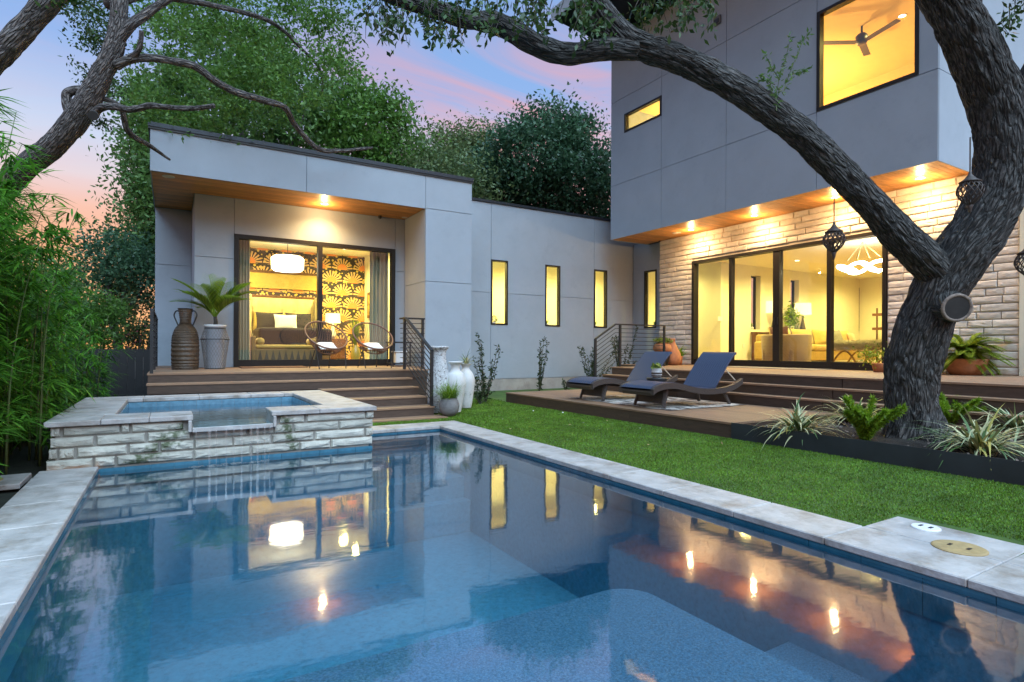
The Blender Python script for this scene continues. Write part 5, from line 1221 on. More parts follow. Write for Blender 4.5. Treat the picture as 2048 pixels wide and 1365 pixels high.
for j in range(ny + 1):
    for i in range(nx + 1):
        x, y = 6.02 + 1.7 * i / nx, 5.72 + 2.35 * j / ny; e_ = .02 * math.sin(y * 9) * (i in (0, nx)); mb.v.append((x + e_, y + .015 * math.sin(x * 11) * (j in (0, ny)), PLAT + .009 + .003 * noise.noise(Vector((x * 5, y * 5, 0)))))
for j in range(ny):
    for i in range(nx): a = j * (nx + 1) + i; mb.f.append((a, a + 1, a + nx + 2, a + nx + 1))
tag(mb.build('rug', M['rug'], None, True), 'black and cream patterned rug under the loungers', 'rug')
st2 = thing('drum_table', (7.0, 6.93, PLAT), 'black drum side table between the loungers', 'table')
MB().lathe([(.13, 0), (.11, .02), (.12, .2), (.17, .36), (.17, .38)], 24, (7.0, 6.93, PLAT + .011)).build('pedestal', M['black'], st2, True)
sp = thing('succulent_pot', (7.0, 6.93, PLAT + .39), 'striped pot of pale green succulent on the drum table', 'plant')
MB().lathe([(.06, 0), (.085, .03), (.09, .09), (.075, .15), (.08, .155)], 20, (7.0, 6.93, PLAT + .392)).build('pot', M['whitepot'], sp, True); MB().lathe([(.0885, .06), (.0915, .065), (.0915, .085), (.0895, .09)], 20, (7.0, 6.93, PLAT + .392), cap=False).build('stripe', M['iron'], sp, True); MB().lathe([(.083, .025), (.086, .03), (.089, .042), (.086, .045)], 20, (7.0, 6.93, PLAT + .392), cap=False).build('stripe', M['iron'], sp, True)
n = 70; P = np.tile(np.array([[7.0, 6.93, PLAT + .55]]), (n, 1)) + rng.normal(size=(n, 3)) * np.array([[.035, .035, .01]]); D = rng.normal(size=(n, 3)); D[:, 2] = np.abs(D[:, 2]) + .5; obj('rosette', leaf_mesh('rosette', P, M['leaf_succ'], .09, .045, D=D), sp)

# ------------------------------------------------------------------ pots on the main deck
bp_ = thing('black_planter', (10.3, 10.02, DECK), 'black tapered planter standing under the terracotta bowl', 'planter')
MB().lathe([(.14, 0), (.19, .26), (.205, .27), (.205, .30)], 28, (10.3, 10.02, DECK)).build('body', M['black'], bp_, True)
tb = thing('terracotta_bowl', (10.3, 10.02, DECK + .30), 'round dimpled terracotta bowl of succulents', 'pot')
mb = MB().lathe(crom([(.10, 0), (.19, .05), (.215, .12), (.19, .2), (.15, .23), (.16, .25), (.13, .24)], 5), 36, (10.3, 10.02, DECK + .302))
for i, v in enumerate(mb.v):
    k = i // 36; mb.v[i] = (10.3 + (v[0] - 10.3) * (1 + .03 * ((i + k) % 2)), 10.02 + (v[1] - 10.02) * (1 + .03 * ((i + k) % 2)), v[2])
mb.build('bowl', M['terracotta'], tb)
P = rng.normal(size=(500, 3)) * np.array([[.09, .09, .035]]) + np.array([[10.3, 10.02, DECK + .60]]); obj('succulents', leaf_mesh('succulents', P, M['leaf_succ'], .06, .035), tb)
pvs = thing('terracotta_vase', (10.68, 10.05, DECK), 'pear shaped terracotta vase with a pinched neck', 'vase')
MB().lathe(crom([(.13, 0), (.19, .06), (.215, .16), (.19, .30), (.12, .45), (.075, .54), (.065, .60), (.07, .64), (.05, .66), (.03, .64)], 5), 32, (10.68, 10.05, DECK)).build('body', M['terracotta'], pvs, True)
bs = thing('leafy_pot', (11.0, 10.2, DECK), 'green leafy plant behind the terracotta vase', 'plant')
MB().lathe([(.12, 0), (.15, .2), (.16, .22)], 20, (11.0, 10.2, DECK)).build('pot', M['terracotta'], bs, True)
n = 60; P = np.tile(np.array([[11.0, 10.2, DECK + .22]]), (n, 1)) + rng.normal(size=(n, 3)) * np.array([[.06, .06, .02]]); D = rng.normal(size=(n, 3)) * .7; D[:, 2] = 1; obj('foliage', blade_mesh('foliage', P, D, rng.uniform(.2, .42, n), .06, M['leaf_palm'], .5), bs)
tag(MB().rbox(10.55, 11.3, 6.4, 8.6, DECK + .001, DECK + .012, .004, 1).build('door_mat', M['matgrey']), 'grey mat before the living room door', 'mat')
fp = thing('potted_fern', (11.0, 4.1, DECK), 'bushy yellow green fern in a wide terracotta pot', 'fern')
MB().lathe([(.20, 0), (.27, .1), (.29, .22), (.30, .26), (.27, .26), (.26, .2)], 30, (11.0, 4.1, DECK)).build('pot', M['terracotta'], fp, True)
def fern(par, c, nfr, L, rise, droop, m, ll, w=.02, lw=.018):
    Pa, Da, La = [], [], []
    for i in range(nfr):
        a = 2 * math.pi * i / nfr + random.uniform(-.3, .3); k = random.uniform(.6, 1.1)
        pts, P, D = frond(c, a, L * k, rise * random.uniform(.5, 1.25), droop * random.uniform(.6, 1.3), 26)
        MB().tube(pts, .004, 4).build('frond', M[m], par); Pa.append(P); Da.append(D); La.append(np.repeat(np.sin(np.linspace(.7, 3.0, len(P) // 2)), 2) * ll + .02)
    obj('leaflets', blade_mesh('leaflets', np.concatenate(Pa), np.concatenate(Da), np.concatenate(La), lw, M[m], .4, 2), par)
fern(fp, (11.0, 4.1, DECK + .24), 64, .62, .78, .70, 'leaf_fern', .12, lw=.034)
f2 = thing('door_plant', (10.9, 5.35, DECK), 'small bright green plant beside the living room door jamb', 'plant')
MB().lathe([(.09, 0), (.12, .14), (.125, .16)], 18, (10.9, 5.35, DECK)).build('pot', M['terracotta'], f2, True)
P = rng.normal(size=(260, 3)) * np.array([[.10, .12, .09]]) + np.array([[10.85, 5.45, DECK + .30]]); obj('foliage', leaf_mesh('foliage', P, M['leaf_fern'], .06, .03), f2)
# leaves fallen on lawn
for i in range(26):
    x, y = rng.uniform(3.9, 5.5), rng.uniform(2.3, 8.2); o = obj('fallen_leaf', leaf_mesh('fallen_leaf', np.zeros((1, 3)), M['lidtan' if i % 3 else 'whitecloth'], .035, .018, D=np.array([[rng.normal(), rng.normal(), .1]]), jit=.1)); o.location = (x, y, lawn_z(x, y) + .034)
    tag(o, 'tiny pale fallen leaf on the green turf', 'leaf', 'fallen leaves on the turf')
# ------------------------------------------------------------------ live oak over the lawn
def rows(lst):                                      # pixel radii, less the stretch a wide lens gives off-axis things
    return [[*PD(u, v, d), pxr(r, d) * .93 / math.sqrt(1 + ((u - UC) / FPX) ** 2 + ((VH - v) / FPX) ** 2 * .5)] for (u, v, d, r) in lst]
oak = thing('live_oak', PD(1830, 880, 5.9), 'old live oak with dark forked trunk leaning over the lawn', 'tree')
mb = MB()
bark_limb(mb, rows([(1838, 925, 5.85, 92), (1832, 880, 5.88, 74), (1824, 830, 5.9, 62), (1822, 790, 5.9, 60), (1825, 740, 5.9, 63), (1840, 680, 5.85, 64), (1862, 615, 5.8, 64), (1888, 560, 5.75, 66), (1925, 505, 5.7, 70), (1962, 450, 5.65, 70), (1995, 380, 5.6, 70), (2010, 300, 5.55, 74), (1990, 200, 5.5, 70), (1950, 105, 5.4, 64), (1905, 20, 5.3, 60), (1850, -70, 5.2, 56), (1780, -190, 5.1, 50)]), 14, 110, .055, .6, .028, .45)
mb.build('trunk', M['bark'], oak, True)
LIMB = [(1885, 560, 5.72, 50), (1842, 512, 5.68, 50), (1795, 468, 5.65, 46), (1745, 412, 5.62, 43), (1680, 345, 5.58, 43), (1600, 268, 5.5, 42), (1500, 195, 5.4, 41), (1400, 138, 5.3, 39), (1320, 106, 5.2, 38), (1258, 82, 5.1, 39), (1212, 38, 5.05, 37), (1165, -30, 5.0, 34), (1090, -130, 4.9, 30), (1000, -230, 4.8, 24)]
mb = MB(); bark_limb(mb, [[x, y, z, r * (.90 if i < 4 else .84)] for i, (x, y, z, r) in enumerate(rows(LIMB))], 14, 72, .055, .6, .024); mb.build('limb', M['bark'], oak, True)
mb = MB(); bark_limb(mb, rows([(1270, 96, 5.1, 28), (1200, 100, 5.05, 24), (1130, 108, 5.0, 24), (1070, 88, 4.95, 25), (1005, 52, 4.9, 25), (940, 40, 4.85, 21), (880, 24, 4.8, 21), (820, 4, 4.75, 19), (740, -28, 4.7, 19), (620, -90, 4.6, 16), (480, -160, 4.5, 11)]), 10, 48, .035, 1.0, .018); mb.build('limb', M['bark'], oak, True)
mb = MB(); bark_limb(mb, rows([(2005, 290, 5.5, 55), (2060, 190, 5.5, 50), (2110, 60, 5.45, 44), (2150, -90, 5.4, 36)]), 10, 48, .035, 1.0, .02); mb.build('limb', M['bark'], oak, True)
c0 = PD(1888, 612, 5.66); c1 = PD(1913, 616, 5.46)
mb = MB(); bark_limb(mb, [[*c0, .19], [*c0.lerp(c1, .5), .155], [*c1, .14]], 8, 48, .03, 1.0, .012); stub = mb.build('branch_stub', M['bark'], oak, True)
dd = (c1 - c0).normalized(); mb = MB(); x_ = dd.cross(Vector((0, 0, 1))).normalized(); y_ = x_.cross(dd)
mb.tube([c1 + dd * .004 + (x_ * math.cos(a) + y_ * math.sin(a)) * .122 for a in [2 * math.pi * i / 30 for i in range(31)]], .017, 8, False); mb.build('callus_ring', M['ring'], stub, True)
mb = MB(); mb.tube([c1, c1 + dd * .012], .122, 30); mb.build('cut_face', M['cut'], stub)
def sprigs(lst, m, n_leaf, L, W, par, name='foliage', stem='twig', spread=.10, droop=.25, r=.004):
    Pa, Da = [], []; st_ = MB()
    for (a, b_) in lst:
        a, b_ = Vector(a), Vector(b_); md_ = a.lerp(b_, .5) + Vector(rng.normal(size=3)) * (b_ - a).length * .08
        st_.tube([a, md_, b_], [r, r * .8, r * .5], 4, False)
        for i in range(n_leaf):
            t = rng.uniform(.1, 1.05); p = (a.lerp(md_, t * 2) if t < .5 else md_.lerp(b_, t * 2 - 1)); Pa.append(list(p + Vector(rng.normal(size=3)) * spread * .25)); Da.append(list((b_ - a).normalized() * .5 + Vector(rng.normal(size=3)) * .8))
    obj(name, leaf_mesh(name, np.array(Pa), M[m], L, W, D=np.array(Da), droop=droop), par); st_.build('twigs', M[stem], par)['kind'] = 'stuff'
lst = []
for i in range(74):
    u = random.uniform(735, 1180); v = -30 + 75 * random.random(); d = random.uniform(4.4, 5.3)
    if 900 < u < 1060 and random.random() < .3: v += 20
    lst.append((PD(u, v - 20, d), PD(u + random.uniform(-35, 35), v + random.uniform(15, 60), d + random.uniform(-.1, .1))))
for (u, v) in ((775, 45), (765, 70), (880, 62), (905, 95), (925, 90), (860, 40), (975, 30), (1010, 20), (1090, 30), (1170, 75), (1165, 40), (800, 80)):
    d = random.uniform(4.5, 4.9); lst.append((PD(u - 6, v - 55, d), PD(u, v, d)))
for i in range(26):
    u = random.uniform(1265, 1425); v = random.uniform(-20, 60); d = random.uniform(4.9, 5.3); lst.append((PD(u, v - 25, d), PD(u + random.uniform(-30, 30), v + random.uniform(10, 45), d)))
for (u, v) in ((1180, 45), (1220, 65), (1195, 70)): lst.append((PD(u - 10, v - 30, 4.85), PD(u + 15, v, 4.8)))
for i in range(26):
    u = random.uniform(2000, 2120); v = random.uniform(-60, 60); lst.append((PD(u, v - 25, 5.3), PD(u + random.uniform(-30, 30), v + 25, 5.2)))
sprigs(lst, 'leaf_oak', 15, .075, .034, oak, spread=.13)
lst = []
for (a, b_) in (((1553, 222), (1560, 150)), ((1560, 160), (1530, 110)), ((1560, 150), (1582, 72)), ((1556, 205), (1540, 150)), ((1566, 190), (1590, 120)), ((1590, 125), (1618, 68)), ((1580, 150), (1612, 142)), ((1550, 170), (1520, 155))): lst.append((PD(*a, 5.3), PD(*b_, 5.25)))
sprigs(lst, 'leaf_mid', 34, .05, .018, oak, 'sprout', 'culm', .05, 0, .005)
# off-frame crown overhead
n = 16000; cl = np.array([list(PD(random.uniform(300, 2400), random.uniform(-800, -330), random.uniform(4.5, 8))) for i in range(90)]); P = cl[rng.integers(0, 90, n)] + rng.normal(size=(n, 3)) * .35
obj('crown', leaf_mesh('crown', P, M['leaf_oak'], .08, .04), oak)

# hanging iron lanterns
def lantern(u, vtop, vbot, d, vrope, label):
    z1 = PD(u, vtop, d).z; z0 = PD(u, vbot, d).z; c = PD(u, (vtop + vbot) / 2, d); hgt = z1 - z0; r_ = hgt * .23
    t = thing('hanging_lantern', (c.x, c.y, z0), label, 'lantern', 'iron lanterns hung in the oak')
    MB().lathe([(.006, 0), (r_ * .2, -hgt * .10), (r_ * .55, -hgt * .2), (r_ * .95, -hgt * .26), (r_ * .9, -hgt * .28)], 22, (c.x, c.y, z1)).build('hood', M['iron'], t, True)
    for k in range(14):
        for s_ in (-1, 1):
            pts = []
            for i in range(13):
                f = i / 12; z = z1 - hgt * .27 - hgt * .52 * f; rr = r_ * (.62 + 1.0 * math.sin(math.pi * (f * .92 + .04)) * .62) if f < .75 else r_ * (1.05 - (f - .75) * 3.2)
                rr = r_ * max(.16, math.sin(math.pi * (.22 + .72 * f))) * 1.12; a = 2 * math.pi * k / 14 + s_ * f * 1.25; pts.append((c.x + rr * math.cos(a), c.y + rr * math.sin(a), z))
            MB().tube(pts, hgt * .012, 5, False).build('lattice_rib', M['iron'], t, True)
    MB().lathe([(r_ * .26, hgt * .21), (r_ * .2, hgt * .14), (r_ * .12, hgt * .06), (.003, 0)], 14, (c.x, c.y, z0)).build('finial', M['iron'], t, True)
    MB().tube([(c.x, c.y, z1 - .01), (c.x, c.y, PD(u, vrope, d).z)], .006, 6).build('rope', M['iron'], t)
lantern(1668, 444, 521, 5.62, 395, 'pierced iron lantern hanging below the leaning oak limb'); lantern(1940, 342, 428, 4.9, 275, 'pierced iron lantern hanging against the forked oak trunk'); lantern(2057, 485, 570, 5.2, 380, 'pierced iron lantern hanging beside the house corner')

# ------------------------------------------------------------------ big grey oak by the bamboo
def rows2(l): return [[x, y, z, r * .80] for x, y, z, r in rows(l)]
go = thing('grey_oak', (-2.6, 9.2, -.06), 'grey barked oak leaning out of the bamboo', 'tree')
mb = MB(); bark_limb(mb, [[-2.75, 8.9, -.15, .42], [-2.6, 9.0, 1.2, .34]] + rows2([(-20, 420, 8.3, 42), (40, 345, 8.2, 40), (110, 288, 8.1, 38), (160, 228, 8.05, 39), (200, 155, 8.0, 34), (228, 95, 8.0, 30), (238, 35, 8.0, 27), (236, -40, 8.0, 25), (230, -160, 8.0, 20)]), 12, 56, .04, 1.0, .022); mb.build('trunk', M['bark2'], go, True)
for L in ([(150, 240, 8.0, 18), (136, 215, 8.0, 16), (134, 190, 8.0, 16), (150, 181, 8.0, 15), (175, 180, 8.0, 14), (198, 185, 8.0, 13)],
          [(186, 232, 7.95, 15), (202, 216, 7.9, 13), (230, 214, 7.8, 12), (262, 220, 7.7, 11), (300, 212, 7.6, 10), (345, 216, 7.5, 9), (390, 217, 7.4, 8), (428, 212, 7.3, 7)],
          [(232, 132, 8.0, 17), (258, 120, 8.0, 14), (300, 116, 8.1, 13), (350, 124, 8.3, 12), (390, 133, 8.5, 12), (430, 162, 8.7, 11), (470, 184, 8.9, 11), (530, 202, 9.2, 10), (570, 216, 9.5, 9), (590, 250, 9.8, 8), (635, 297, 10.2, 8), (680, 302, 10.5, 6), (745, 296, 10.9, 4)],
          [(236, 80, 8.0, 19), (262, 50, 8.0, 17), (290, 30, 8.1, 15), (330, 2, 8.2, 13), (390, -40, 8.4, 10)], [(256, 118, 8.0, 11), (278, 100, 7.95, 9), (283, 62, 7.9, 8)],
          [(200, 195, 8.1, 10), (240, 214, 8.2, 9), (252, 255, 8.4, 9), (268, 274, 8.6, 9), (300, 292, 8.9, 7), (340, 320, 9.3, 4)],
          [(215, 10, 8, 18), (250, 0, 8.2, 16), (300, -10, 8.4, 14), (420, 10, 9, 9), (520, 35, 9.6, 7), (565, 60, 10, 6), (600, 95, 10.4, 5), (640, 140, 11, 4), (645, 185, 11.2, 3)]):
    mb = MB(); bark_limb(mb, rows2(L), 8, 24, .05, 1.0, .010); mb.build('limb', M['bark2'], go, True)
cps = PD(186, 232, 7.72); mb = MB(); mb.tube([PD(188, 230, 7.95), cps], .062, 16); mb.build('pruned_stub', M['cut'], go)
def region_clumps(n, poly, dr, sig, per, L, W, m, par, name='foliage', droop=.2):
    out = []
    us = [p[0] for p in poly]; vs_ = [p[1] for p in poly]
    def inside(u, v):
        c = False; j = len(poly) - 1
        for i in range(len(poly)):
            if (poly[i][1] > v) != (poly[j][1] > v) and u < (poly[j][0] - poly[i][0]) * (v - poly[i][1]) / (poly[j][1] - poly[i][1]) + poly[i][0]: c = not c
            j = i
        return c
    while len(out) < n:
        u, v = random.uniform(min(us), max(us)), random.uniform(min(vs_), max(vs_))
        if inside(u, v): out.append(list(PD(u, v, random.uniform(*dr))))
    C = np.array(out); N = n * per; idx = rng.integers(0, n, N)
    sg = sig * rng.uniform(.6, 1.3, (n, 1)); P = C[idx] + rng.normal(size=(N, 3)) * sg[idx] * np.array([[1, 1, .6]])
    return obj(name, leaf_mesh(name, P, M[m], L, W, droop=droop), par)
region_clumps(230, [(300, -80), (720, -80), (705, 60), (690, 150), (640, 210), (560, 250), (300, 300), (262, 200), (280, 60)], (9.5, 13.5), .17, 110, .10, .042, 'leaf_elm', go, 'crown')
region_clumps(26, [(120, -20), (215, -20), (225, 110), (180, 100)], (8.2, 9.4), .14, 60, .07, .03, 'leaf_oak', go); region_clumps(14, [(140, 130), (230, 135), (230, 205), (190, 190)], (8.4, 9.2), .12, 50, .06, .028, 'leaf_oak', go); region_clumps(4, [(192, 238), (212, 240), (208, 262), (190, 258)], (8, 8.2), .06, 40, .05, .025, 'leaf_oak', go)
lb = thing('overhead_limb', PD(-60, 170, 6), 'thick grey oak limb rising out of the bamboo tops', 'branch')
mb = MB(); bark_limb(mb, [[-4.2, 4.2, -.1, .36], [-3.5, 4.8, 1.6, .30]] + rows([(-160, 290, 6.2, 40), (-70, 180, 6.1, 36), (0, 108, 6.0, 34), (60, 45, 6.0, 32), (115, -20, 6.0, 31), (170, -110, 6, 28)]), 12, 48, .04, 1.0, .02); mb.build('limb', M['bark2'], lb, True)
region_clumps(10, [(90, -40), (180, -40), (150, 12), (100, 8)], (5.8, 6.3), .1, 40, .07, .03, 'leaf_oak', lb)

# ------------------------------------------------------------------ background trees
def tree(name, label, blobs, d, m, nclump, per, sig, L, W, base_u, bark='bark2', dd=None, group='trees behind the roofs', tr=.16, droop=.1):
    base = PD(base_u, 700, d); base.z = -.08
    t = thing(name, base, label, 'tree', group)
    C = []; cents = []
    tot = sum(b_[2] * b_[3] for b_ in blobs)
    for (u, v, ru, rv) in blobs:
        c = np.array(list(PD(u, v, d))); rx, rz = pxr(ru, d), pxr(rv, d); ry = dd or (rx + rz) / 2
        cents.append(c); k = max(4, int(nclump * ru * rv / tot))
        q_ = unit(rng.normal(size=(k, 3))) * (rng.uniform(.25, 1, (k, 1)) ** .4)
        C.append(c + q_ * np.array([[rx, ry, rz]]))
    C = np.concatenate(C); N = len(C) * per; idx = rng.integers(0, len(C), N); sg = sig * rng.uniform(.5, 1.4, (len(C), 1))
    P = C[idx] + rng.normal(size=(N, 3)) * sg[idx] * np.array([[1, 1, .75]])
    obj('crown', leaf_mesh('crown', P, M[m], L, W, droop=droop), t)
    top = Vector(cents[0]); mb = MB(); md_ = base.lerp(top, .55) + Vector((rng.normal() * .3, rng.normal() * .3, 0))
    bark_limb(mb, [[*base, tr * 1.5], [*base.lerp(md_, .5), tr * 1.1], [*md_, tr], [*top, tr * .4]], 4, 12, .06)
    for c in cents:
        c = Vector(c); mb.tube([md_, md_.lerp(c, .5) + Vector((0, 0, -.2)), c], [tr * .6, tr * .4, tr * .15], 7)
    mb.build('trunk', M[bark], t, True); return t
tree('elm_tree', 'broad mid green elm rising behind the guest wing roof', [(480, 210, 180, 110), (400, 130, 100, 80), (610, 225, 95, 90), (350, 260, 80, 80), (540, 120, 70, 50)], 18, 'leaf_mid', 150, 130, .33, .19, .09, 470)
tree('ash_tree', 'bright green tree above the middle of the guest wing roof', [(745, 270, 80, 85), (800, 310, 60, 70), (700, 210, 60, 70), (690, 320, 90, 60), (830, 340, 40, 45)], 19, 'leaf_elm', 130, 130, .36, .17, .08, 740)
tree('young_tree', 'pale green young tree over the joint of guest wing and corridor', [(890, 365, 70, 50), (850, 340, 45, 40), (930, 390, 50, 40)], 18.5, 'leaf_pale', 80, 110, .45, .15, .07, 890)
tree('dark_oak', 'dense dark green oak standing behind the corridor roof', [(1075, 330, 105, 100), (1150, 370, 80, 95), (1000, 385, 70, 80), (1100, 260, 60, 40), (1205, 420, 60, 80), (970, 350, 40, 45), (1150, 265, 40, 35)], 20, 'leaf_dark', 300, 130, .34, .16, .085, 1090)
tree('distant_tree', 'distant olive tree between the oak and the bright tree', [(945, 285, 42, 40), (900, 290, 34, 36), (925, 320, 50, 40), (965, 300, 25, 45)], 34, 'leaf_pale', 110, 90, .5, .2, .1, 930)
tree('side_tree', 'tall green tree beside the left end of the guest wing', [(300, 330, 34, 90), (308, 450, 42, 90), (312, 230, 32, 60), (265, 515, 48, 40), (335, 380, 50, 120)], 17, 'leaf_mid', 170, 120, .36, .16, .075, 300)
tree('low_dark_tree', 'dark open tree with sunset showing through near the fence', [(215, 510, 42, 45), (265, 540, 50, 50), (300, 560, 40, 60)], 15, 'leaf_dark', 60, 80, .4, .12, .06, 260, tr=.09)
tree('hedge_tree', 'broad green tree mass beyond the bamboo', [(60, 600, 130, 80), (-90, 560, 130, 120), (160, 640, 60, 50)], 19, 'leaf_mid', 150, 100, .55, .17, .08, 20)
def shrub_mass(u, v, ru, rv, d, m, label, n, group='shrubs along the fence'):
    t = thing('garden_shrub', PD(u, 760, d), label, 'shrub', group); c = np.array(list(PD(u, v, d))); k = 26
    C = c + unit(rng.normal(size=(k, 3))) * (rng.uniform(.2, 1, (k, 1)) ** .5) * np.array([[pxr(ru, d), pxr(ru, d) * .8, pxr(rv, d)]]); P = C[rng.integers(0, k, n)] + rng.normal(size=(n, 3)) * .13
    obj('foliage', leaf_mesh('foliage', P, M[m], .09, .045), t); st_ = MB(); b0 = PD(u, 760, d); b0.z = -.07
    for i in range(5): st_.tube([b0, Vector(c) + Vector(rng.normal(size=3)) * .2], [.02, .008], 5, False)
    st_.build('stems', M['twig'], t)
for (u, v, ru, rv, d, m, lb_) in ((150, 650, 50, 60, 13, 'leaf_mid', 'deep green shrub among the bamboo behind the spa'), (210, 640, 50, 65, 13.4, 'leaf_elm', 'bright green shrub in front of the black fence boards'), (275, 640, 40, 75, 14.8, 'leaf_pale', 'pale green shrub beside the deck railing'), (100, 600, 60, 70, 12.5, 'leaf_mid', 'shrub rising through the middle of the bamboo'), (240, 590, 45, 40, 16, 'leaf_pale', 'greyish pale shrub under the open dark tree')):
    shrub_mass(u, v, ru, rv, d, m, lb_, 2600)
# crape myrtle flowers
P = rng.normal(size=(60, 3)) * np.array([[.35, .2, .35]]) + np.array([list(PD(280, 670, 14.5))])
fl_ = thing('flower_shrub', PD(275, 760, 14.4), 'shrub with a few dusty red flowers by the deck railing', 'shrub'); obj('flowers', leaf_mesh('flowers', P, simple('red_flower', (.25, .05, .06), .7), .06, .05), fl_)['kind'] = 'stuff'; MB().tube([PD(275, 775, 14.5), PD(280, 670, 14.5)], .015, 5).build('stem', M['twig'], fl_)
# unseen trees behind the photographer, added for reflections in the glass
tree_defs = (('rear_oak', 'unseen oak added behind the pool end for reflections in the bedroom glass', (7.5, -9.5), 4.8), ('rear_elm', 'unseen elm added behind the pool end for reflections in the glass', (-1.5, -11), 5.2))
for nm, lb_, (x, y), hz in tree_defs:
    t = thing(nm, (x, y, -.08), lb_, 'tree', 'trees behind the pool'); k = 70; C = unit(rng.normal(size=(k, 3))) * (rng.uniform(.2, 1, (k, 1)) ** .4) * np.array([[2.6, 2.6, 2.0]]) + np.array([[x, y, hz]]); P = C[rng.integers(0, k, 7000)] + rng.normal(size=(7000, 3)) * .4
    obj('crown', leaf_mesh('crown', P, M['leaf_oak'], .16, .08), t); mb = MB(); bark_limb(mb, [[x, y, -.1, .3], [x + .2, y, 1.8, .22], [x, y + .2, hz, .12]], 4, 12, .06); mb.build('trunk', M['bark2'], t, True)

# ------------------------------------------------------------------ fence
fb = MB().box(-.068, .068, -.009, .009, 0, 1.12).mesh('fence_board', M['black'])
fe = thing('rear_fence', (-2, 14.4, -.06), 'black board fence behind the guest deck railing', 'fence'); fs = thing('side_fence', (-2.7, 9, -.06), 'black board fence running behind the bamboo', 'fence')
for i in range(22): o = obj('fence_board', fb, fe); o.location = (-3.4 + i * .142, 14.4, -.06)
MB().box(-3.5, -.35, 14.42, 14.46, .9, .99).build('rail', M['black'], fe); MB().box(-3.5, -.35, 14.42, 14.46, .1, .19).build('rail', M['black'], fe)
fb2 = MB().box(-.009, .009, -.068, .068, 0, 1.85).mesh('fence_board', M['black'])
for i in range(76): o = obj('fence_board', fb2, fs); o.location = (-2.75, 3.6 + i * .142, -.06)
MB().box(-2.8, -2.762, 3.5, 14.4, 1.5, 1.6).build('rail', M['black'], fs)

# ------------------------------------------------------------------ bamboo
def bamboo(cx, cy, nculm, hmax, label):
    t = thing('bamboo_clump', (cx, cy, -.07), label, 'bamboo', 'bamboo clumps along the black fence')
    Pa, Da, La = [], [], []
    for k in range(nculm):
        bx_, by_ = cx + random.gauss(0, .22), cy + random.gauss(0, .28); h = hmax * random.uniform(.55, 1.05); lean = random.uniform(.1, .5) * h * .35; a = random.gauss(0, .9)
        dx, dy = math.cos(a) * lean, math.sin(a) * lean; pts = []
        for i in range(9): s_ = i / 8; pts.append(Vector((bx_ + dx * s_ ** 2.2, by_ + dy * s_ ** 2.2, -.07 + h * (s_ - .08 * s_ ** 3))))
        MB().tube(pts, [.012 - .0095 * i / 8 for i in range(9)], 6).build('culm', M['culm'], t, True)
        for j in range(int(h * 12)):
            s_ = random.uniform(.1, 1.0); i = min(7, int(s_ * 8)); p = pts[i].lerp(pts[i + 1], s_ * 8 - i); aa = random.uniform(0, 6.28); br = random.uniform(.12, .42) * (1.1 - .5 * s_); e_ = p + Vector((math.cos(aa) * br, math.sin(aa) * br, random.uniform(-.08, .16)))
            for q_ in range(random.randint(7, 12)):
                f = random.uniform(.4, 1.0); Pa.append(list(p.lerp(e_, f))); Da.append([math.cos(aa) + random.gauss(0, .55), math.sin(aa) + random.gauss(0, .55), random.gauss(-.15, .4)]); La.append(random.uniform(.12, .24))
    obj('foliage', blade_mesh('foliage', np.array(Pa), np.array(Da), np.array(La), .027, M['leaf_bamboo'], .45, 2), t)
for (x, y, n_, h) in ((-1.62, 4.7, 14, 3.2), (-1.55, 5.6, 16, 3.4), (-1.75, 6.4, 18, 3.7), (-1.55, 7.2, 18, 3.3), (-1.75, 8.0, 18, 2.9), (-1.55, 8.8, 16, 2.2), (-1.75, 9.7, 16, 2.1), (-1.5, 10.7, 14, 1.8), (-1.75, 11.8, 14, 1.8), (-1.2, 12.4, 10, 1.5), (-2.3, 7.2, 14, 3.9), (-2.3, 9.2, 14, 3.2)):
    bamboo(x, y, n_, h, 'leafy green bamboo clump growing along the black fence')

# ------------------------------------------------------------------ bed plants
def flax(u, v, z, n, L, label):
    c = PZ(u, v, z); t = thing('striped_flax', (c.x, c.y, z), label, 'plant', 'striped strap-leaved plants in the oak bed')
    P = np.tile(np.array([[c.x, c.y, z]]), (n, 1)) + rng.normal(size=(n, 3)) * np.array([[.035, .035, .0]]); D = rng.normal(size=(n, 3)) * .75; D[:, 2] = 1.0
    obj('blades', blade_mesh('blades', P, D, rng.uniform(.6, 1.2, n) * L, rng.uniform(.018, .034, n), M['variegated'], rng.uniform(.5, 2.2, n), 5), t)
flax(1595, 868, .18, 150, .50, 'cream striped strap-leaved plant at the platform corner'); flax(1712, 845, .18, 150, .56, 'cream striped strap-leaved plant between the steps and the trunk'); flax(1960, 908, .18, 190, .58, 'cream striped strap-leaved plant on the edging beyond the trunk'); flax(2035, 872, .18, 190, .62, 'cream striped strap-leaved plant by the steps beyond the trunk'); flax(1890, 890, .17, 40, .34, 'small cream striped plant at the foot of the trunk')
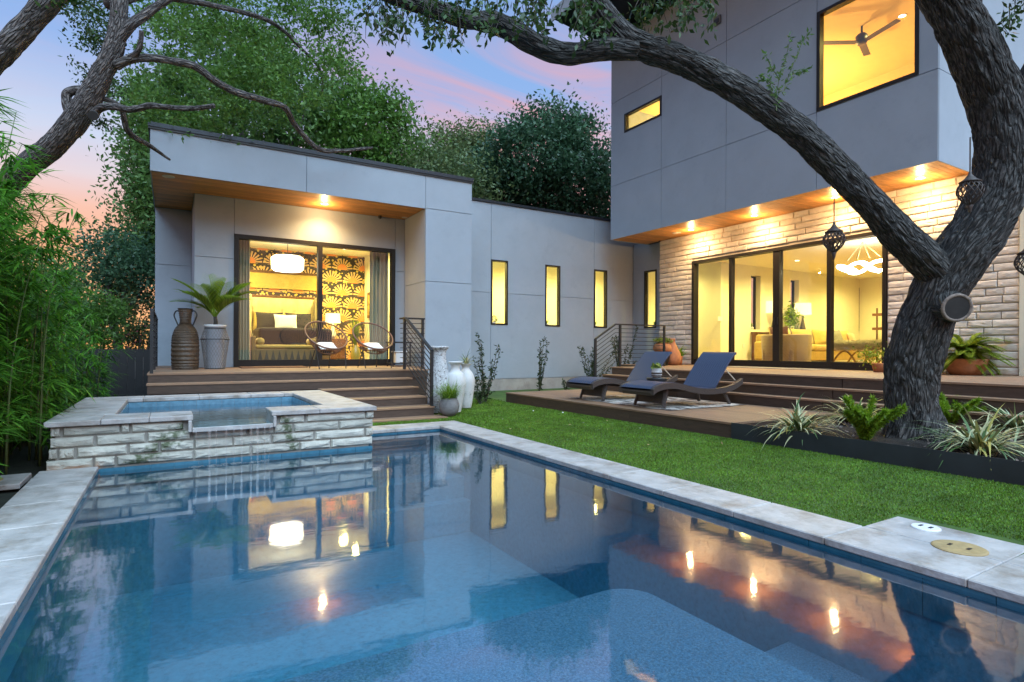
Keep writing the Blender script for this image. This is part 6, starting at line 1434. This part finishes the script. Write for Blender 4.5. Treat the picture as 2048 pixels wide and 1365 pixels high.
def foxtail(u, v, z, n, L, label):
    c = PZ(u, v, z); t = thing('foxtail_fern', (c.x, c.y, z), label, 'fern', 'foxtail ferns in the oak bed')
    for k in range(n):
        a = 2 * math.pi * k / n + random.uniform(-.3, .3); inc = random.uniform(.35, 1.0); l = L * random.uniform(.7, 1.1); pts = []
        for i in range(9): s_ = i / 8; pts.append(Vector((c.x + math.cos(a) * inc * l * s_ * (.6 + .4 * s_), c.y + math.sin(a) * inc * l * s_ * (.6 + .4 * s_), z + l * (s_ * 1.0 - .28 * inc * s_ * s_))))
        N = 800; tt = rng.uniform(.08, 1, N); ii = np.minimum(7, (tt * 8).astype(int)); pa = np.array([list(p) for p in pts]); P = pa[ii] + (pa[ii + 1] - pa[ii]) * (tt * 8 - ii)[:, None]; tg = unit(pa[ii + 1] - pa[ii]); D = unit(rng.normal(size=(N, 3))) + tg * .8
        obj('plume', leaf_mesh('plume', P, M['leaf_fox'], .05, .010, D=D, jit=.2), t)
foxtail(1730, 884, .18, 15, .46, 'bright green foxtail fern on the edging before the trunk'); foxtail(1908, 858, .18, 13, .42, 'bright green foxtail fern between the trunk and the steps')
P = np.stack([rng.uniform(5.75, 7.4, 500), rng.uniform(.5, 4.3, 500), np.full(500, .185)], 1)
tag(obj('bark_chips', leaf_mesh('bark_chips', P, M['ring'], .05, .03)), 'brown bark chips scattered over the oak bed', 'mulch', kind='stuff')
# ------------------------------------------------------------------ wall shrubs
def wall_shrub(x, y, z, h, nst, spr, label, dens=70):
    t = thing('wall_shrub', (x, y, z), label, 'shrub', 'slender shrubs against the corridor wall'); Pa, Da = [], []
    for k in range(nst):
        a = rng.normal(size=2) * spr; hh = h * rng.uniform(.45, 1.0) if k else h; pts = [Vector((x + a[0] * .3 * 0, y, z)), Vector((x + a[0] * .5, y + a[1] * .2, z + hh * .5)), Vector((x + a[0], y + a[1] * .4, z + hh))]
        q_ = [Vector(p) for p in crom(pts, 4)]; MB().tube(q_, [.009 - .006 * i / (len(q_) - 1) for i in range(len(q_))], 5).build('stem', M['twig'], t)
        for i in range(int(dens * hh / h)):
            s_ = rng.uniform(.12, 1) * (len(q_) - 1); j = min(len(q_) - 2, int(s_)); p = q_[j].lerp(q_[j + 1], s_ - j); Pa.append(list(p + Vector(rng.normal(size=3)) * .012)); d_ = rng.normal(size=3); d_[2] += .5; Da.append(list(d_))
    obj('leaves', leaf_mesh('leaves', np.array(Pa), M['leaf_shrub'], .075, .03, D=np.array(Da)), t)
wall_shrub(5.32, 9.85, .03, 1.38, 9, .17, 'tall slender shrub beside the white urns'); wall_shrub(5.12, 9.72, .03, .5, 7, .14, 'short shrub at the foot of the foundation by the urns', 50)
wall_shrub(7.62, 11.4, .0, 1.36, 7, .17, 'slender shrub behind the platform below the middle window'); wall_shrub(10.5, 11.7, .0, 1.72, 14, .34, 'bushy shrub behind the entry railing', 110); wall_shrub(9.4, 11.6, 0, 1.2, 10, .3, 'lower shrub behind the entry railing posts', 100)
wall_shrub(8.35, 11.3, .0, .36, 5, .12, 'little shrub peeping over the platform edge', 30); wall_shrub(8.9, 11.3, .0, .40, 5, .12, 'little shrub peeping over the platform near the railing', 30)
